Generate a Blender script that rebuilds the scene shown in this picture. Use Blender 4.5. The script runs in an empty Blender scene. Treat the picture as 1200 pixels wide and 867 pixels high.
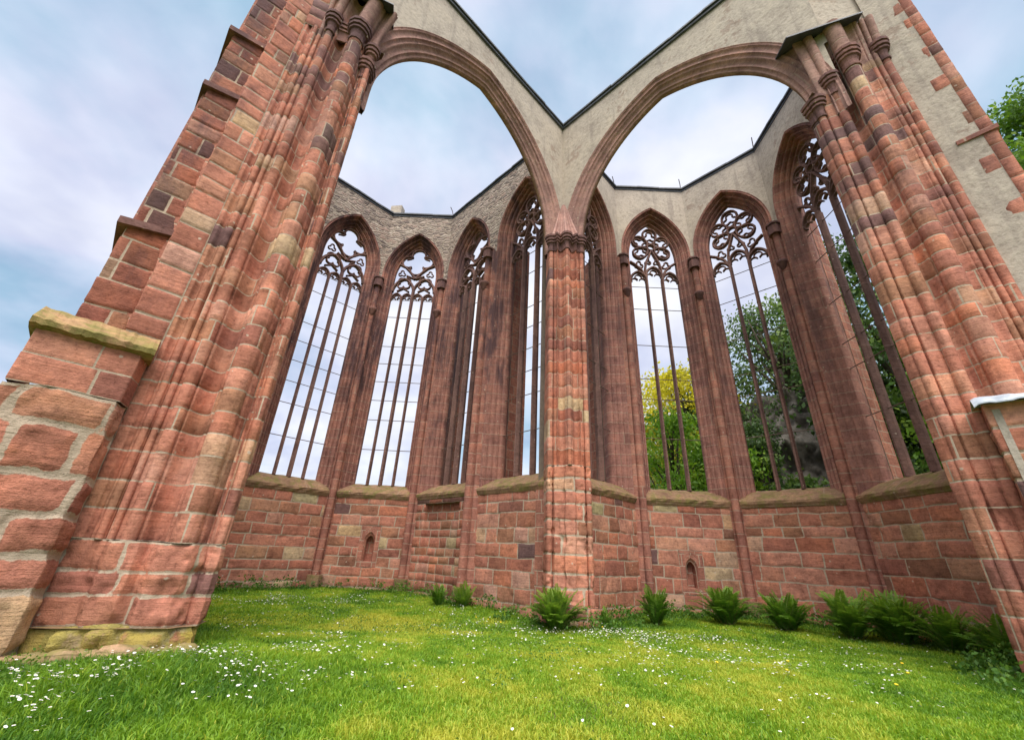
import bpy, math, random
import numpy as np
from mathutils import Vector, Matrix
scene = bpy.context.scene
COL = scene.collection
rad = math.radians

# ------------------------------------------------------------------ camera
EYE = 1.4635
cam_d = bpy.data.cameras.new('camera'); cam = bpy.data.objects.new('camera', cam_d); COL.objects.link(cam)
cam_d.sensor_width = 36; cam_d.sensor_fit = 'HORIZONTAL'; cam_d.lens = 36 * 477.745 / 1200
cam_d.clip_start = 0.05; cam_d.clip_end = 3000
_p, _r = rad(24.2066), rad(2.798)
fw = Vector((0, math.cos(_p), math.sin(_p))); up0 = Vector((0, -math.sin(_p), math.cos(_p))); rt0 = Vector((1, 0, 0))
rt = rt0 * math.cos(_r) + up0 * math.sin(_r); up = -rt0 * math.sin(_r) + up0 * math.cos(_r)
M = Matrix((rt, up, -fw)).transposed().to_4x4(); M.translation = (0, 0, EYE)
cam.matrix_world = M
scene.camera = cam

# ------------------------------------------------------------------ light
SUN_EL, SUN_AZ = 60, -88            # degrees, azimuth counted from +x
world = bpy.data.worlds.new('World'); scene.world = world; world.use_nodes = True
nt = world.node_tree; nt.nodes.clear()
def N(nt, t, **kw):
    n = nt.nodes.new(t)
    for k, v in kw.items():
        if k == 'inp':
            for a, b in v.items(): n.inputs[a].default_value = b
        else: setattr(n, k, v)
    return n
def ramp(nt, stops, interp='LINEAR'):
    n = nt.nodes.new('ShaderNodeValToRGB'); cr = n.color_ramp; cr.interpolation = interp
    while len(cr.elements) < len(stops): cr.elements.new(0.5)
    for e, (p, c) in zip(cr.elements, stops): e.position = p; e.color = (*c, 1) if len(c) == 3 else c
    return n
sky = N(nt, 'ShaderNodeTexSky', sky_type='NISHITA', sun_disc=False, sun_elevation=rad(SUN_EL), sun_rotation=rad(90 - SUN_AZ))
tc = N(nt, 'ShaderNodeTexCoord')
sep = N(nt, 'ShaderNodeSeparateXYZ'); nt.links.new(tc.outputs['Generated'], sep.inputs[0])
# clouds on a flat layer: direction / (z + 0.25)
addz = N(nt, 'ShaderNodeMath', operation='ADD', inp={1: 0.35}); nt.links.new(sep.outputs[2], addz.inputs[0])
mx = N(nt, 'ShaderNodeMath', operation='MAXIMUM', inp={1: 0.1}); nt.links.new(addz.outputs[0], mx.inputs[0])
dv = N(nt, 'ShaderNodeVectorMath', operation='DIVIDE'); nt.links.new(tc.outputs['Generated'], dv.inputs[0])
cmb = N(nt, 'ShaderNodeCombineXYZ'); [nt.links.new(mx.outputs[0], cmb.inputs[i]) for i in range(3)]
nt.links.new(cmb.outputs[0], dv.inputs[1])
no1 = N(nt, 'ShaderNodeTexNoise', inp={'Scale': 1.7, 'Detail': 7, 'Roughness': 0.52, 'Distortion': 0.25}); nt.links.new(dv.outputs[0], no1.inputs['Vector'])
no2 = N(nt, 'ShaderNodeTexNoise', inp={'Scale': 2.6, 'Detail': 4, 'Roughness': 0.55}); nt.links.new(dv.outputs[0], no2.inputs['Vector'])
cl = ramp(nt, [(0.33, (2.2, 3.35, 4.25)), (0.43, (3.35, 4.05, 4.95)), (0.53, (4.5, 4.7, 5.5)), (0.66, (5.6, 5.65, 5.95))]); nt.links.new(no1.outputs[0], cl.inputs[0])
sh = ramp(nt, [(0.35, (0.76, 0.77, 0.84)), (0.62, (1.06, 1.05, 1.03))]); nt.links.new(no2.outputs[0], sh.inputs[0])
mul = N(nt, 'ShaderNodeMix', data_type='RGBA', blend_type='MULTIPLY'); mul.inputs[0].default_value = 1
nt.links.new(cl.outputs[0], mul.inputs[6]); nt.links.new(sh.outputs[0], mul.inputs[7])
mixs = N(nt, 'ShaderNodeMix', data_type='RGBA'); mixs.inputs[0].default_value = 0.9
nt.links.new(sky.outputs[0], mixs.inputs[6]); nt.links.new(mul.outputs[2], mixs.inputs[7])
bg = N(nt, 'ShaderNodeBackground', inp={1: 0.05}); nt.links.new(mixs.outputs[2], bg.inputs[0])
wo = N(nt, 'ShaderNodeOutputWorld'); nt.links.new(bg.outputs[0], wo.inputs[0])

sun_d = bpy.data.lights.new('sun', 'SUN'); sun_d.energy = 1.5; sun_d.angle = rad(60); sun_d.color = (1, 0.95, 0.88)
sun = bpy.data.objects.new('sun', sun_d); COL.objects.link(sun)
sdir = Vector((math.cos(rad(SUN_EL)) * math.cos(rad(SUN_AZ)), math.cos(rad(SUN_EL)) * math.sin(rad(SUN_AZ)), math.sin(rad(SUN_EL))))
sun.rotation_euler = sdir.to_track_quat('Z', 'Y').to_euler()
scene.view_settings.view_transform = 'Standard'; scene.view_settings.look = 'None'
scene.view_settings.exposure = 2.0; scene.view_settings.gamma = 1.0
scene.view_settings.use_curve_mapping = False
scene.cycles.max_bounces = 8; scene.cycles.diffuse_bounces = 6; scene.cycles.transparent_max_bounces = 16

# ------------------------------------------------------------------ plan (metres; z = 0 at the apse walls)
V2 = lambda *a: np.array(a, float)
PL = {'B': V2(1.628, 11.422), 'R1': V2(4.525, 14.275), 'R2': V2(7.725, 14.250), 'R3': V2(9.970, 11.969), 'R4': V2(9.945, 8.769), 'R5': V2(7.048, 5.917),
      'L3': V2(-1.152, 14.246), 'L2': V2(-3.564, 16.696), 'L1': V2(-6.789, 16.721), 'L0': V2(-9.087, 14.459), 'Lm': V2(-9.113, 11.233)}
HS, HT, SPR = 3.326, 17.77, 14.0
TH = -0.448
def du(a): return V2(math.cos(rad(a + TH)), math.sin(rad(a + TH)))
PL['A'] = PL['B'] + du(225) * 7.75
PL['C'] = PL['B'] + du(-45) * 7.45
def gz(x, y):
    t = np.clip((10.5 - np.asarray(y, float)) / 5.0, 0, 1)
    return 0.17 * t * t * (3 - 2 * t)

# ------------------------------------------------------------------ numpy noise
def _hash(ix, iy, iz, seed):
    h = (ix * 374761393 + iy * 668265263 + iz * 2147483647 + seed * 974634599).astype(np.int64)
    h = (h ^ (h >> 13)) * 1274126177
    h = h ^ (h >> 16)
    return (h & 0xffff) / 32768.0 - 1.0
def noise3(p, scale=1.0, seed=0):
    p = np.asarray(p, float) * scale; i = np.floor(p).astype(np.int64); f = p - i; f = f * f * (3 - 2 * f)
    r = 0
    for dx in (0, 1):
        wx = f[:, 0] if dx else 1 - f[:, 0]
        for dy in (0, 1):
            wy = f[:, 1] if dy else 1 - f[:, 1]
            for dz in (0, 1):
                wz = f[:, 2] if dz else 1 - f[:, 2]
                r = r + wx * wy * wz * _hash(i[:, 0] + dx, i[:, 1] + dy, i[:, 2] + dz, seed)
    return r
def fbm(p, scale=1.0, oct=3, seed=0):
    r = 0; a = 1
    for k in range(oct): r = r + a * noise3(p, scale * 2 ** k, seed + k); a *= 0.5
    return r

# ------------------------------------------------------------------ materials
def mat(name):
    m = bpy.data.materials.new(name); m.use_nodes = True; nt = m.node_tree; nt.nodes.clear()
    o = N(nt, 'ShaderNodeOutputMaterial'); b = N(nt, 'ShaderNodeBsdfPrincipled'); nt.links.new(b.outputs[0], o.inputs[0])
    b.inputs['Roughness'].default_value = 0.9; b.inputs['Specular IOR Level'].default_value = 0.25
    return m, nt, b
def L(nt, a, b): nt.links.new(a, b)
def noise(nt, vec, scale, detail=5, rough=0.6, dist=0.0):
    n = N(nt, 'ShaderNodeTexNoise', inp={'Scale': scale, 'Detail': detail, 'Roughness': rough, 'Distortion': dist}); L(nt, vec, n.inputs['Vector']); return n.outputs[0]
def mixc(nt, fac, a, b, mode='MIX'):
    n = N(nt, 'ShaderNodeMix', data_type='RGBA', blend_type=mode)
    for k, v in ((0, fac), (6, a), (7, b)):
        if isinstance(v, (int, float)): n.inputs[k].default_value = v
        elif isinstance(v, tuple): n.inputs[k].default_value = (*v, 1)
        else: L(nt, v, n.inputs[k])
    return n.outputs[2]
def math_(nt, op, a, b=None, c=None):
    n = N(nt, 'ShaderNodeMath', operation=op)
    for k, v in enumerate((a, b, c)):
        if v is None: continue
        if isinstance(v, (int, float)): n.inputs[k].default_value = v
        else: L(nt, v, n.inputs[k])
    return n.outputs[0]
def mapr(nt, v, a, b, c=0.0, d=1.0):
    n = N(nt, 'ShaderNodeMapRange'); L(nt, v, n.inputs[0])
    for k, x in zip((1, 2, 3, 4), (a, b, c, d)): n.inputs[k].default_value = x
    return n.outputs[0]
def scalev(nt, vec, s):
    n = N(nt, 'ShaderNodeVectorMath', operation='MULTIPLY', inp={1: s}); L(nt, vec, n.inputs[0]); return n.outputs[0]
def geopos(nt): return N(nt, 'ShaderNodeNewGeometry').outputs['Position']

STONE = [(0.0, (0.15, 0.088, 0.086)), (0.10, (0.22, 0.112, 0.098)), (0.24, (0.32, 0.128, 0.092)), (0.42, (0.41, 0.166, 0.112)),
         (0.60, (0.475, 0.202, 0.137)), (0.76, (0.515, 0.255, 0.18)), (0.86, (0.51, 0.30, 0.23)), (0.94, (0.49, 0.33, 0.19)), (1.0, (0.52, 0.40, 0.26))]
MORTAR = (0.47, 0.36, 0.26)
def stone_finish(nt, b, col, mort, height_dark=0.45, moss=0.0, bump=0.5, extra_bump=None, rnd=None, mcol=((0.075, 0.08, 0.024), (0.31, 0.26, 0.075))):
    pos = geopos(nt)
    s3 = N(nt, 'ShaderNodeSeparateXYZ'); L(nt, pos, s3.inputs[0])
    # mottling, bedding streaks, dark crust, lichen
    n1 = noise(nt, pos, 2.3, 6, 0.65); n2 = noise(nt, pos, 13, 5, 0.7); n3 = noise(nt, scalev(nt, pos, (3, 3, 34)), 1.0, 4, 0.6, 0.6)
    col = mixc(nt, 1.0, col, ramp_out(nt, n1, [(0.28, (0.58, 0.54, 0.54)), (0.50, (1, 1, 1)), (0.70, (1.26, 1.20, 1.12))]), 'MULTIPLY')
    col = mixc(nt, 1.0, col, ramp_out(nt, n2, [(0.28, (0.50, 0.46, 0.45)), (0.43, (0.92, 0.90, 0.89)), (0.56, (1.03, 1.03, 1.03)), (0.75, (1.32, 1.28, 1.24))]), 'MULTIPLY')
    col = mixc(nt, 0.8, col, ramp_out(nt, n3, [(0.3, (0.78, 0.74, 0.72)), (0.5, (1, 1, 1)), (0.7, (1.12, 1.10, 1.08))]), 'MULTIPLY')
    col = mixc(nt, mort, col, mixc(nt, n2, (0.34, 0.255, 0.185), (0.56, 0.45, 0.34)))
    crust = noise(nt, scalev(nt, pos, (1.1, 1.1, 0.30)), 1.5, 6, 0.7)
    up_ = mapr(nt, s3.outputs[2], 3.0, 9.0, -0.12, 0.10)
    cf = math_(nt, 'MULTIPLY', mapr(nt, math_(nt, 'ADD', crust, up_), 0.52, 0.68), height_dark)
    col = mixc(nt, cf, col, (0.095, 0.052, 0.055))
    vor = N(nt, 'ShaderNodeTexVoronoi', inp={'Scale': 3.1, 'Randomness': 1.0}); L(nt, math_v(nt, pos, n2, 0.02), vor.inputs['Vector'])
    lich = mapr(nt, vor.outputs['Distance'], 0.085, 0.060)
    col = mixc(nt, math_(nt, 'MULTIPLY', lich, 0.75), col, (0.56, 0.46, 0.36))
    if moss:
        mf = mapr(nt, math_(nt, 'ADD', noise(nt, pos, 3.5, 6, 0.7), moss - 0.5), 0.42, 0.58)
        mc = mixc(nt, noise(nt, pos, 9, 4, 0.6), *mcol)
        col = mixc(nt, math_(nt, 'MULTIPLY', mf, 0.85), col, mc)
    foot = math_(nt, 'MULTIPLY', mapr(nt, s3.outputs[2], 0.75, 0.0), mapr(nt, noise(nt, pos, 2.1, 6, 0.7), 0.40, 0.66))
    col = mixc(nt, math_(nt, 'MULTIPLY', foot, 0.65), col, mixc(nt, n2, (0.15, 0.115, 0.075), (0.13, 0.14, 0.05)))
    L(nt, col, b.inputs['Base Color'])
    pits = N(nt, 'ShaderNodeTexVoronoi', inp={'Scale': 26}); L(nt, math_v(nt, pos, n2, 0.06), pits.inputs['Vector'])
    h = math_(nt, 'ADD', math_(nt, 'MULTIPLY', n2, 0.9), math_(nt, 'MULTIPLY', n3, 0.55))
    h = math_(nt, 'ADD', h, math_(nt, 'MULTIPLY', noise(nt, pos, 45, 3, 0.6), 0.35))
    h = math_(nt, 'ADD', h, math_(nt, 'MULTIPLY', mapr(nt, pits.outputs['Distance'], 0.0, 0.25), 0.35))
    if extra_bump is not None: h = math_(nt, 'ADD', h, extra_bump)
    bp = N(nt, 'ShaderNodeBump', inp={'Strength': bump, 'Distance': 0.03}); L(nt, h, bp.inputs['Height']); L(nt, bp.outputs[0], b.inputs['Normal'])
def ramp_out(nt, v, stops, interp='LINEAR'):
    r = ramp(nt, stops, interp); L(nt, v, r.inputs[0]); return r.outputs[0]
def math_v(nt, pos, n, amt):
    c = N(nt, 'ShaderNodeVectorMath', operation='MULTIPLY_ADD', inp={1: (amt * 10, amt * 10, amt * 10)})
    cm = N(nt, 'ShaderNodeCombineXYZ'); [L(nt, n, cm.inputs[i]) for i in range(3)]
    sc = N(nt, 'ShaderNodeVectorMath', operation='SCALE'); L(nt, cm.outputs[0], sc.inputs[0]); sc.inputs['Scale'].default_value = amt * 3
    a = N(nt, 'ShaderNodeVectorMath', operation='ADD'); L(nt, pos, a.inputs[0]); L(nt, sc.outputs[0], a.inputs[1]); return a.outputs[0]

def stone_attr(name, moss=0.0, bump=0.5, dark=0.45, smear=0.0, tint=None, **kw):
    m, nt, b = mat(name)
    at = N(nt, 'ShaderNodeAttribute', attribute_name='stone'); s = N(nt, 'ShaderNodeSeparateColor'); L(nt, at.outputs['Color'], s.inputs[0])
    col = ramp_out(nt, s.outputs[0], STONE)
    hue = ramp_out(nt, s.outputs[2], [(0.0, (0.86, 1.02, 0.90)), (0.22, (0.95, 0.96, 0.92)), (0.5, (1.02, 0.98, 0.98)), (0.8, (1.08, 1.08, 1.10)), (1.0, (1.16, 1.06, 0.92))])
    col = mixc(nt, 1.0, col, hue, 'MULTIPLY')
    if tint: col = mixc(nt, 1.0, col, tint, 'MULTIPLY')
    ma = N(nt, 'ShaderNodeAttribute', attribute_name='mort').outputs['Fac']; pos = geopos(nt)
    wear = math_(nt, 'ADD', math_(nt, 'MULTIPLY', noise(nt, pos, 7, 5, 0.7), 1.6), math_(nt, 'MULTIPLY', noise(nt, pos, 1.6, 3, 0.6), 1.5))
    th = math_(nt, 'SUBTRACT', math_(nt, 'ADD', ma, wear), 1.55)
    mort = mapr(nt, th, 0.62 - smear, 0.80 - smear)
    stone_finish(nt, b, col, mort, dark, moss, bump, **kw)
    return m
def stone_uv(name, course=0.36, wid=1.1, dark=0.6, shift=0.0, moss=0.0, mortar=0.55, grey=0.0, greyc=(0.24, 0.15, 0.145)):
    """moulded stone: joints across the run of the moulding (uv: u round the profile, v along the run, both in metres)"""
    m, nt, b = mat(name)
    uv = N(nt, 'ShaderNodeTexCoord').outputs['UV']; s = N(nt, 'ShaderNodeSeparateXYZ'); L(nt, uv, s.inputs[0])
    ob = N(nt, 'ShaderNodeObjectInfo').outputs['Random']
    wob = math_(nt, 'MULTIPLY', noise(nt, geopos(nt), 2.2, 3), 0.06)
    v = math_(nt, 'ADD', math_(nt, 'DIVIDE', math_(nt, 'ADD', s.outputs[1], wob), course), math_(nt, 'MULTIPLY', ob, 7.3))
    row = math_(nt, 'FLOOR', v); fr = math_(nt, 'FRACT', v)
    w1 = N(nt, 'ShaderNodeTexWhiteNoise', noise_dimensions='1D'); L(nt, row, w1.inputs['W'])
    uu = math_(nt, 'ADD', math_(nt, 'DIVIDE', s.outputs[0], wid), math_(nt, 'MULTIPLY', w1.outputs[0], 9.0))
    cellu = math_(nt, 'FLOOR', uu); fu = math_(nt, 'FRACT', uu)
    cm = N(nt, 'ShaderNodeCombineXYZ'); L(nt, row, cm.inputs[0]); L(nt, cellu, cm.inputs[1])
    w2 = N(nt, 'ShaderNodeTexWhiteNoise', noise_dimensions='2D'); L(nt, cm.outputs[0], w2.inputs['Vector'])
    tone = mapr(nt, w2.outputs[0], 0, 1, 0.30 + shift, 0.66 + shift)
    edge = math_(nt, 'MINIMUM', math_(nt, 'MULTIPLY', math_(nt, 'MINIMUM', fr, math_(nt, 'SUBTRACT', 1.0, fr)), course),
                 math_(nt, 'MULTIPLY', math_(nt, 'MINIMUM', fu, math_(nt, 'SUBTRACT', 1.0, fu)), wid))
    mort = mapr(nt, edge, 0.020, 0.008)
    col = mixc(nt, grey, ramp_out(nt, tone, STONE), greyc)
    stone_finish(nt, b, col, math_(nt, 'MULTIPLY', mort, mortar), dark, moss, 0.45, math_(nt, 'MULTIPLY', mort, -0.8))
    return m
def rubble(name):
    m, nt, b = mat(name); pos = geopos(nt)
    n0 = noise(nt, pos, 4, 3)
    v3 = scalev(nt, math_v(nt, pos, n0, 0.06), (3.2, 3.2, 8.5))
    ed = N(nt, 'ShaderNodeTexVoronoi', feature='DISTANCE_TO_EDGE', inp={'Scale': 1.0}); L(nt, v3, ed.inputs['Vector'])
    vc = N(nt, 'ShaderNodeTexVoronoi', inp={'Scale': 1.0}); L(nt, v3, vc.inputs['Vector'])
    s = N(nt, 'ShaderNodeSeparateColor'); L(nt, vc.outputs['Color'], s.inputs[0])
    col = ramp_out(nt, s.outputs[0], [(0, (0.13, 0.10, 0.092)), (0.3, (0.24, 0.185, 0.16)), (0.55, (0.33, 0.265, 0.22)), (0.8, (0.35, 0.24, 0.20)), (1, (0.46, 0.39, 0.33))])
    n1 = noise(nt, pos, 12, 5, 0.7)
    col = mixc(nt, 1.0, col, ramp_out(nt, n1, [(0.3, (0.65, 0.63, 0.62)), (0.5, (1, 1, 1)), (0.75, (1.2, 1.2, 1.18))]), 'MULTIPLY')
    mo = mapr(nt, ed.outputs[0], 0.12, 0.04)
    col = mixc(nt, math_(nt, 'MULTIPLY', mo, 0.75), col, (0.40, 0.33, 0.26))
    big = noise(nt, scalev(nt, pos, (1, 1, 0.5)), 0.9, 5, 0.65)
    col = mixc(nt, mapr(nt, big, 0.55, 0.72, 0, 0.5), col, (0.11, 0.085, 0.08))
    L(nt, col, b.inputs['Base Color'])
    h = math_(nt, 'ADD', mapr(nt, ed.outputs[0], 0.0, 0.22), math_(nt, 'MULTIPLY', n1, 0.5))
    bp = N(nt, 'ShaderNodeBump', inp={'Strength': 0.8, 'Distance': 0.05}); L(nt, h, bp.inputs['Height']); L(nt, bp.outputs[0], b.inputs['Normal'])
    return m
def plaster(name, base=(0.445, 0.38, 0.315)):
    m, nt, b = mat(name); pos = geopos(nt)
    n1 = noise(nt, pos, 1.1, 7, 0.68); n2 = noise(nt, pos, 9, 6, 0.7); st = noise(nt, scalev(nt, pos, (2.6, 2.6, 0.22)), 1.2, 5, 0.65)
    col = mixc(nt, 1.0, base, ramp_out(nt, n1, [(0.3, (0.72, 0.70, 0.70)), (0.5, (1, 1, 1)), (0.7, (1.12, 1.11, 1.08))]), 'MULTIPLY')
    col = mixc(nt, 1.0, col, ramp_out(nt, n2, [(0.3, (0.72, 0.71, 0.70)), (0.5, (1, 1, 1)), (0.75, (1.12, 1.12, 1.1))]), 'MULTIPLY')
    col = mixc(nt, mapr(nt, st, 0.54, 0.72, 0, 0.5), col, (0.19, 0.155, 0.14))
    patch = noise(nt, math_v(nt, pos, n2, 0.08), 0.75, 5, 0.7)
    col = mixc(nt, mapr(nt, patch, 0.60, 0.63, 0, 0.55), col, mixc(nt, n2, (0.14, 0.10, 0.085), (0.36, 0.24, 0.18)))
    L(nt, col, b.inputs['Base Color'])
    h = math_(nt, 'ADD', n2, math_(nt, 'MULTIPLY', n1, 1.5))
    bp = N(nt, 'ShaderNodeBump', inp={'Strength': 0.6, 'Distance': 0.04}); L(nt, h, bp.inputs['Height']); L(nt, bp.outputs[0], b.inputs['Normal'])
    return m
def plain(name, c1, c2, scale=6, rough=0.8, bump=0.3, spec=0.25, metal=0.0):
    m, nt, b = mat(name); pos = geopos(nt); n1 = noise(nt, pos, scale, 6, 0.65)
    L(nt, mixc(nt, mapr(nt, n1, 0.3, 0.7), c1, c2), b.inputs['Base Color']); b.inputs['Roughness'].default_value = rough
    b.inputs['Specular IOR Level'].default_value = spec; b.inputs['Metallic'].default_value = metal
    if bump:
        bp = N(nt, 'ShaderNodeBump', inp={'Strength': bump, 'Distance': 0.03}); L(nt, noise(nt, pos, scale * 3, 5, 0.65), bp.inputs['Height']); L(nt, bp.outputs[0], b.inputs['Normal'])
    return m
def leafmat(name, c1, c2, c3=None, trans=0.35, rough=0.55):
    """leaf colours mixed from a per-leaf tint attribute"""
    m = bpy.data.materials.new(name); m.use_nodes = True; nt = m.node_tree; nt.nodes.clear()
    o = N(nt, 'ShaderNodeOutputMaterial'); at = N(nt, 'ShaderNodeAttribute', attribute_name='tint')
    s = N(nt, 'ShaderNodeSeparateColor'); L(nt, at.outputs['Color'], s.inputs[0])
    stops = [(0.0, c1), (1.0, c2)] if c3 is None else [(0.0, c1), (0.5, c2), (1.0, c3)]
    col = ramp_out(nt, s.outputs[0], stops)
    b = N(nt, 'ShaderNodeBsdfPrincipled', inp={'Roughness': rough, 'Specular IOR Level': 0.3}); L(nt, col, b.inputs['Base Color'])
    t = N(nt, 'ShaderNodeBsdfTranslucent'); L(nt, mixc(nt, 1.0, col, (1.25, 1.25, 0.7), 'MULTIPLY'), t.inputs[0])
    mx = N(nt, 'ShaderNodeMixShader', inp={0: trans}); L(nt, b.outputs[0], mx.inputs[1]); L(nt, t.outputs[0], mx.inputs[2]); L(nt, mx.outputs[0], o.inputs[0])
    return m

MT = {
 'ashlar': stone_attr('red_sandstone_ashlar', bump=0.6, smear=0.02),
 'pier': stone_attr('red_sandstone_pier', bump=0.6, dark=0.42, smear=0.0),
 'rough': stone_attr('rough_block_stone', bump=0.8, dark=0.30, smear=0.03),
 'shade_tinted': stone_attr('shade_tinted_buttress_stone', bump=0.7, dark=0.7, smear=-0.04, tint=(0.66, 0.60, 0.60)),  # tint paints in the shade on the buttress face turned away
 'plinth': stone_attr('mossy_plinth_stone', moss=0.60, bump=0.9, dark=0.0, mcol=((0.16, 0.14, 0.04), (0.50, 0.40, 0.06))),
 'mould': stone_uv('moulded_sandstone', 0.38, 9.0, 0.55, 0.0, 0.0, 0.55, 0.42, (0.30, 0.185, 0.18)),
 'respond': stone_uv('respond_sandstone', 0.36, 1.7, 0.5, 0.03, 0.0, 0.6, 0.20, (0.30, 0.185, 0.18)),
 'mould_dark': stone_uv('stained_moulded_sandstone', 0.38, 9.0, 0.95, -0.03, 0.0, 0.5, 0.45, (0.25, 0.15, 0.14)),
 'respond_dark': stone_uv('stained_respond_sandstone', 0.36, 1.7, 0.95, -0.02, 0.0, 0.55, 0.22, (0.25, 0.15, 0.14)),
 'slab': stone_uv('golden_coping_stone', 4.0, 1.3, 0.25, 0.10, 0.50, 0.3, 0.75, (0.36, 0.25, 0.12)),
 'arch': stone_uv('arch_sandstone', 0.75, 9.0, 0.30, 0.10, 0.0, 0.45, 0.65, (0.40, 0.275, 0.25)),
 'tracery': stone_uv('tracery_sandstone', 0.7, 9.0, 0.6, -0.08, 0.0, 0.12, 0.75, (0.175, 0.125, 0.115)),
 'block': stone_uv('outer_ashlar', 0.36, 0.55, 0.5, 0.0, 0.0, 0.8, 0.1),
 'sill': stone_uv('mossy_sill_stone', 4.0, 0.9, 0.0, 0.10, 0.46, 0.3, 0.75, (0.25, 0.18, 0.105)),
 'lichen': stone_uv('lichened_foundation_stone', 4.0, 9.0, 0.1, 0.15, 0.55, 0.0, 0.6, (0.40, 0.31, 0.20)),
 'rubble': rubble('rubble_masonry'),
 'plaster': plaster('weathered_plaster'),
 'slate': plain('dark_slate', (0.045, 0.05, 0.062), (0.10, 0.105, 0.125), 5, 0.55, 0.3, 0.4),
 'capital': stone_uv('dark_capital_stone', 3.0, 3.0, 0.75, -0.12, 0.0, 0.0, 0.65, (0.15, 0.10, 0.10)),
 'iron': plain('rusty_iron', (0.10, 0.07, 0.06), (0.20, 0.13, 0.10), 20, 0.7, 0.0),
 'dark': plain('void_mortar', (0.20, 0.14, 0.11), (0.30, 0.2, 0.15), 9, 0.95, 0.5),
}

# ------------------------------------------------------------------ mesh helpers
def obj(name, verts, faces, m, parent=None, smooth=False, uvs=None, fattr=None, vattr=None, mattr=None):
    me = bpy.data.meshes.new(name)
    verts = np.asarray(verts, np.float32).reshape(-1, 3)
    if isinstance(faces, np.ndarray):
        nf, k = faces.shape
        me.vertices.add(len(verts)); me.vertices.foreach_set('co', verts.ravel())
        me.loops.add(nf * k); me.loops.foreach_set('vertex_index', faces.astype(np.int32).ravel())
        me.polygons.add(nf); me.polygons.foreach_set('loop_start', np.arange(0, nf * k, k, dtype=np.int32))
        me.update(calc_edges=True)
    else:
        me.from_pydata(verts.tolist(), [], [list(f) for f in faces])
    if smooth: me.polygons.foreach_set('use_smooth', np.ones(len(me.polygons), bool))
    if uvs is not None:      # per-vertex uv
        ul = me.uv_layers.new(name='UVMap'); li = np.empty(len(me.loops), np.int32); me.loops.foreach_get('vertex_index', li)
        ul.data.foreach_set('uv', np.asarray(uvs, np.float32)[li].ravel())
    if mattr is not None:
        a = me.attributes.new('mort', 'FLOAT', 'POINT'); a.data.foreach_set('value', np.asarray(mattr, np.float32))
    if fattr is not None:
        a = me.attributes.new('stone', 'FLOAT_COLOR', 'FACE'); a.data.foreach_set('color', np.asarray(fattr, np.float32).ravel())
    if vattr is not None:
        a = me.attributes.new('tint', 'FLOAT_COLOR', 'POINT'); a.data.foreach_set('color', np.asarray(vattr, np.float32).ravel())
    if isinstance(m, (list, tuple)):
        for x in m: me.materials.append(x)
    else: me.materials.append(m)
    o = bpy.data.objects.new(name, me); COL.objects.link(o)
    if parent is not None: adopt(o, parent)
    return o
WORLD = {}
def adopt(o, parent):
    """parent o, whose mesh is in world coordinates, keeping it where it is"""
    o.parent = parent
    w = Vector((0, 0, 0)); q = parent
    while q is not None: w += q.location; q = q.parent
    o.location = -w
def empty(name, loc, label, cat, group=None):
    o = bpy.data.objects.new(name, None); COL.objects.link(o); o.location = loc; o.empty_display_size = 0.3
    o['label'] = label; o['category'] = cat
    if group: o['group'] = group
    return o
def tag(o, label, cat, group=None, kind=None):
    if label: o['label'] = label
    if cat: o['category'] = cat
    if group: o['group'] = group
    if kind: o['kind'] = kind
    return o
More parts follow.
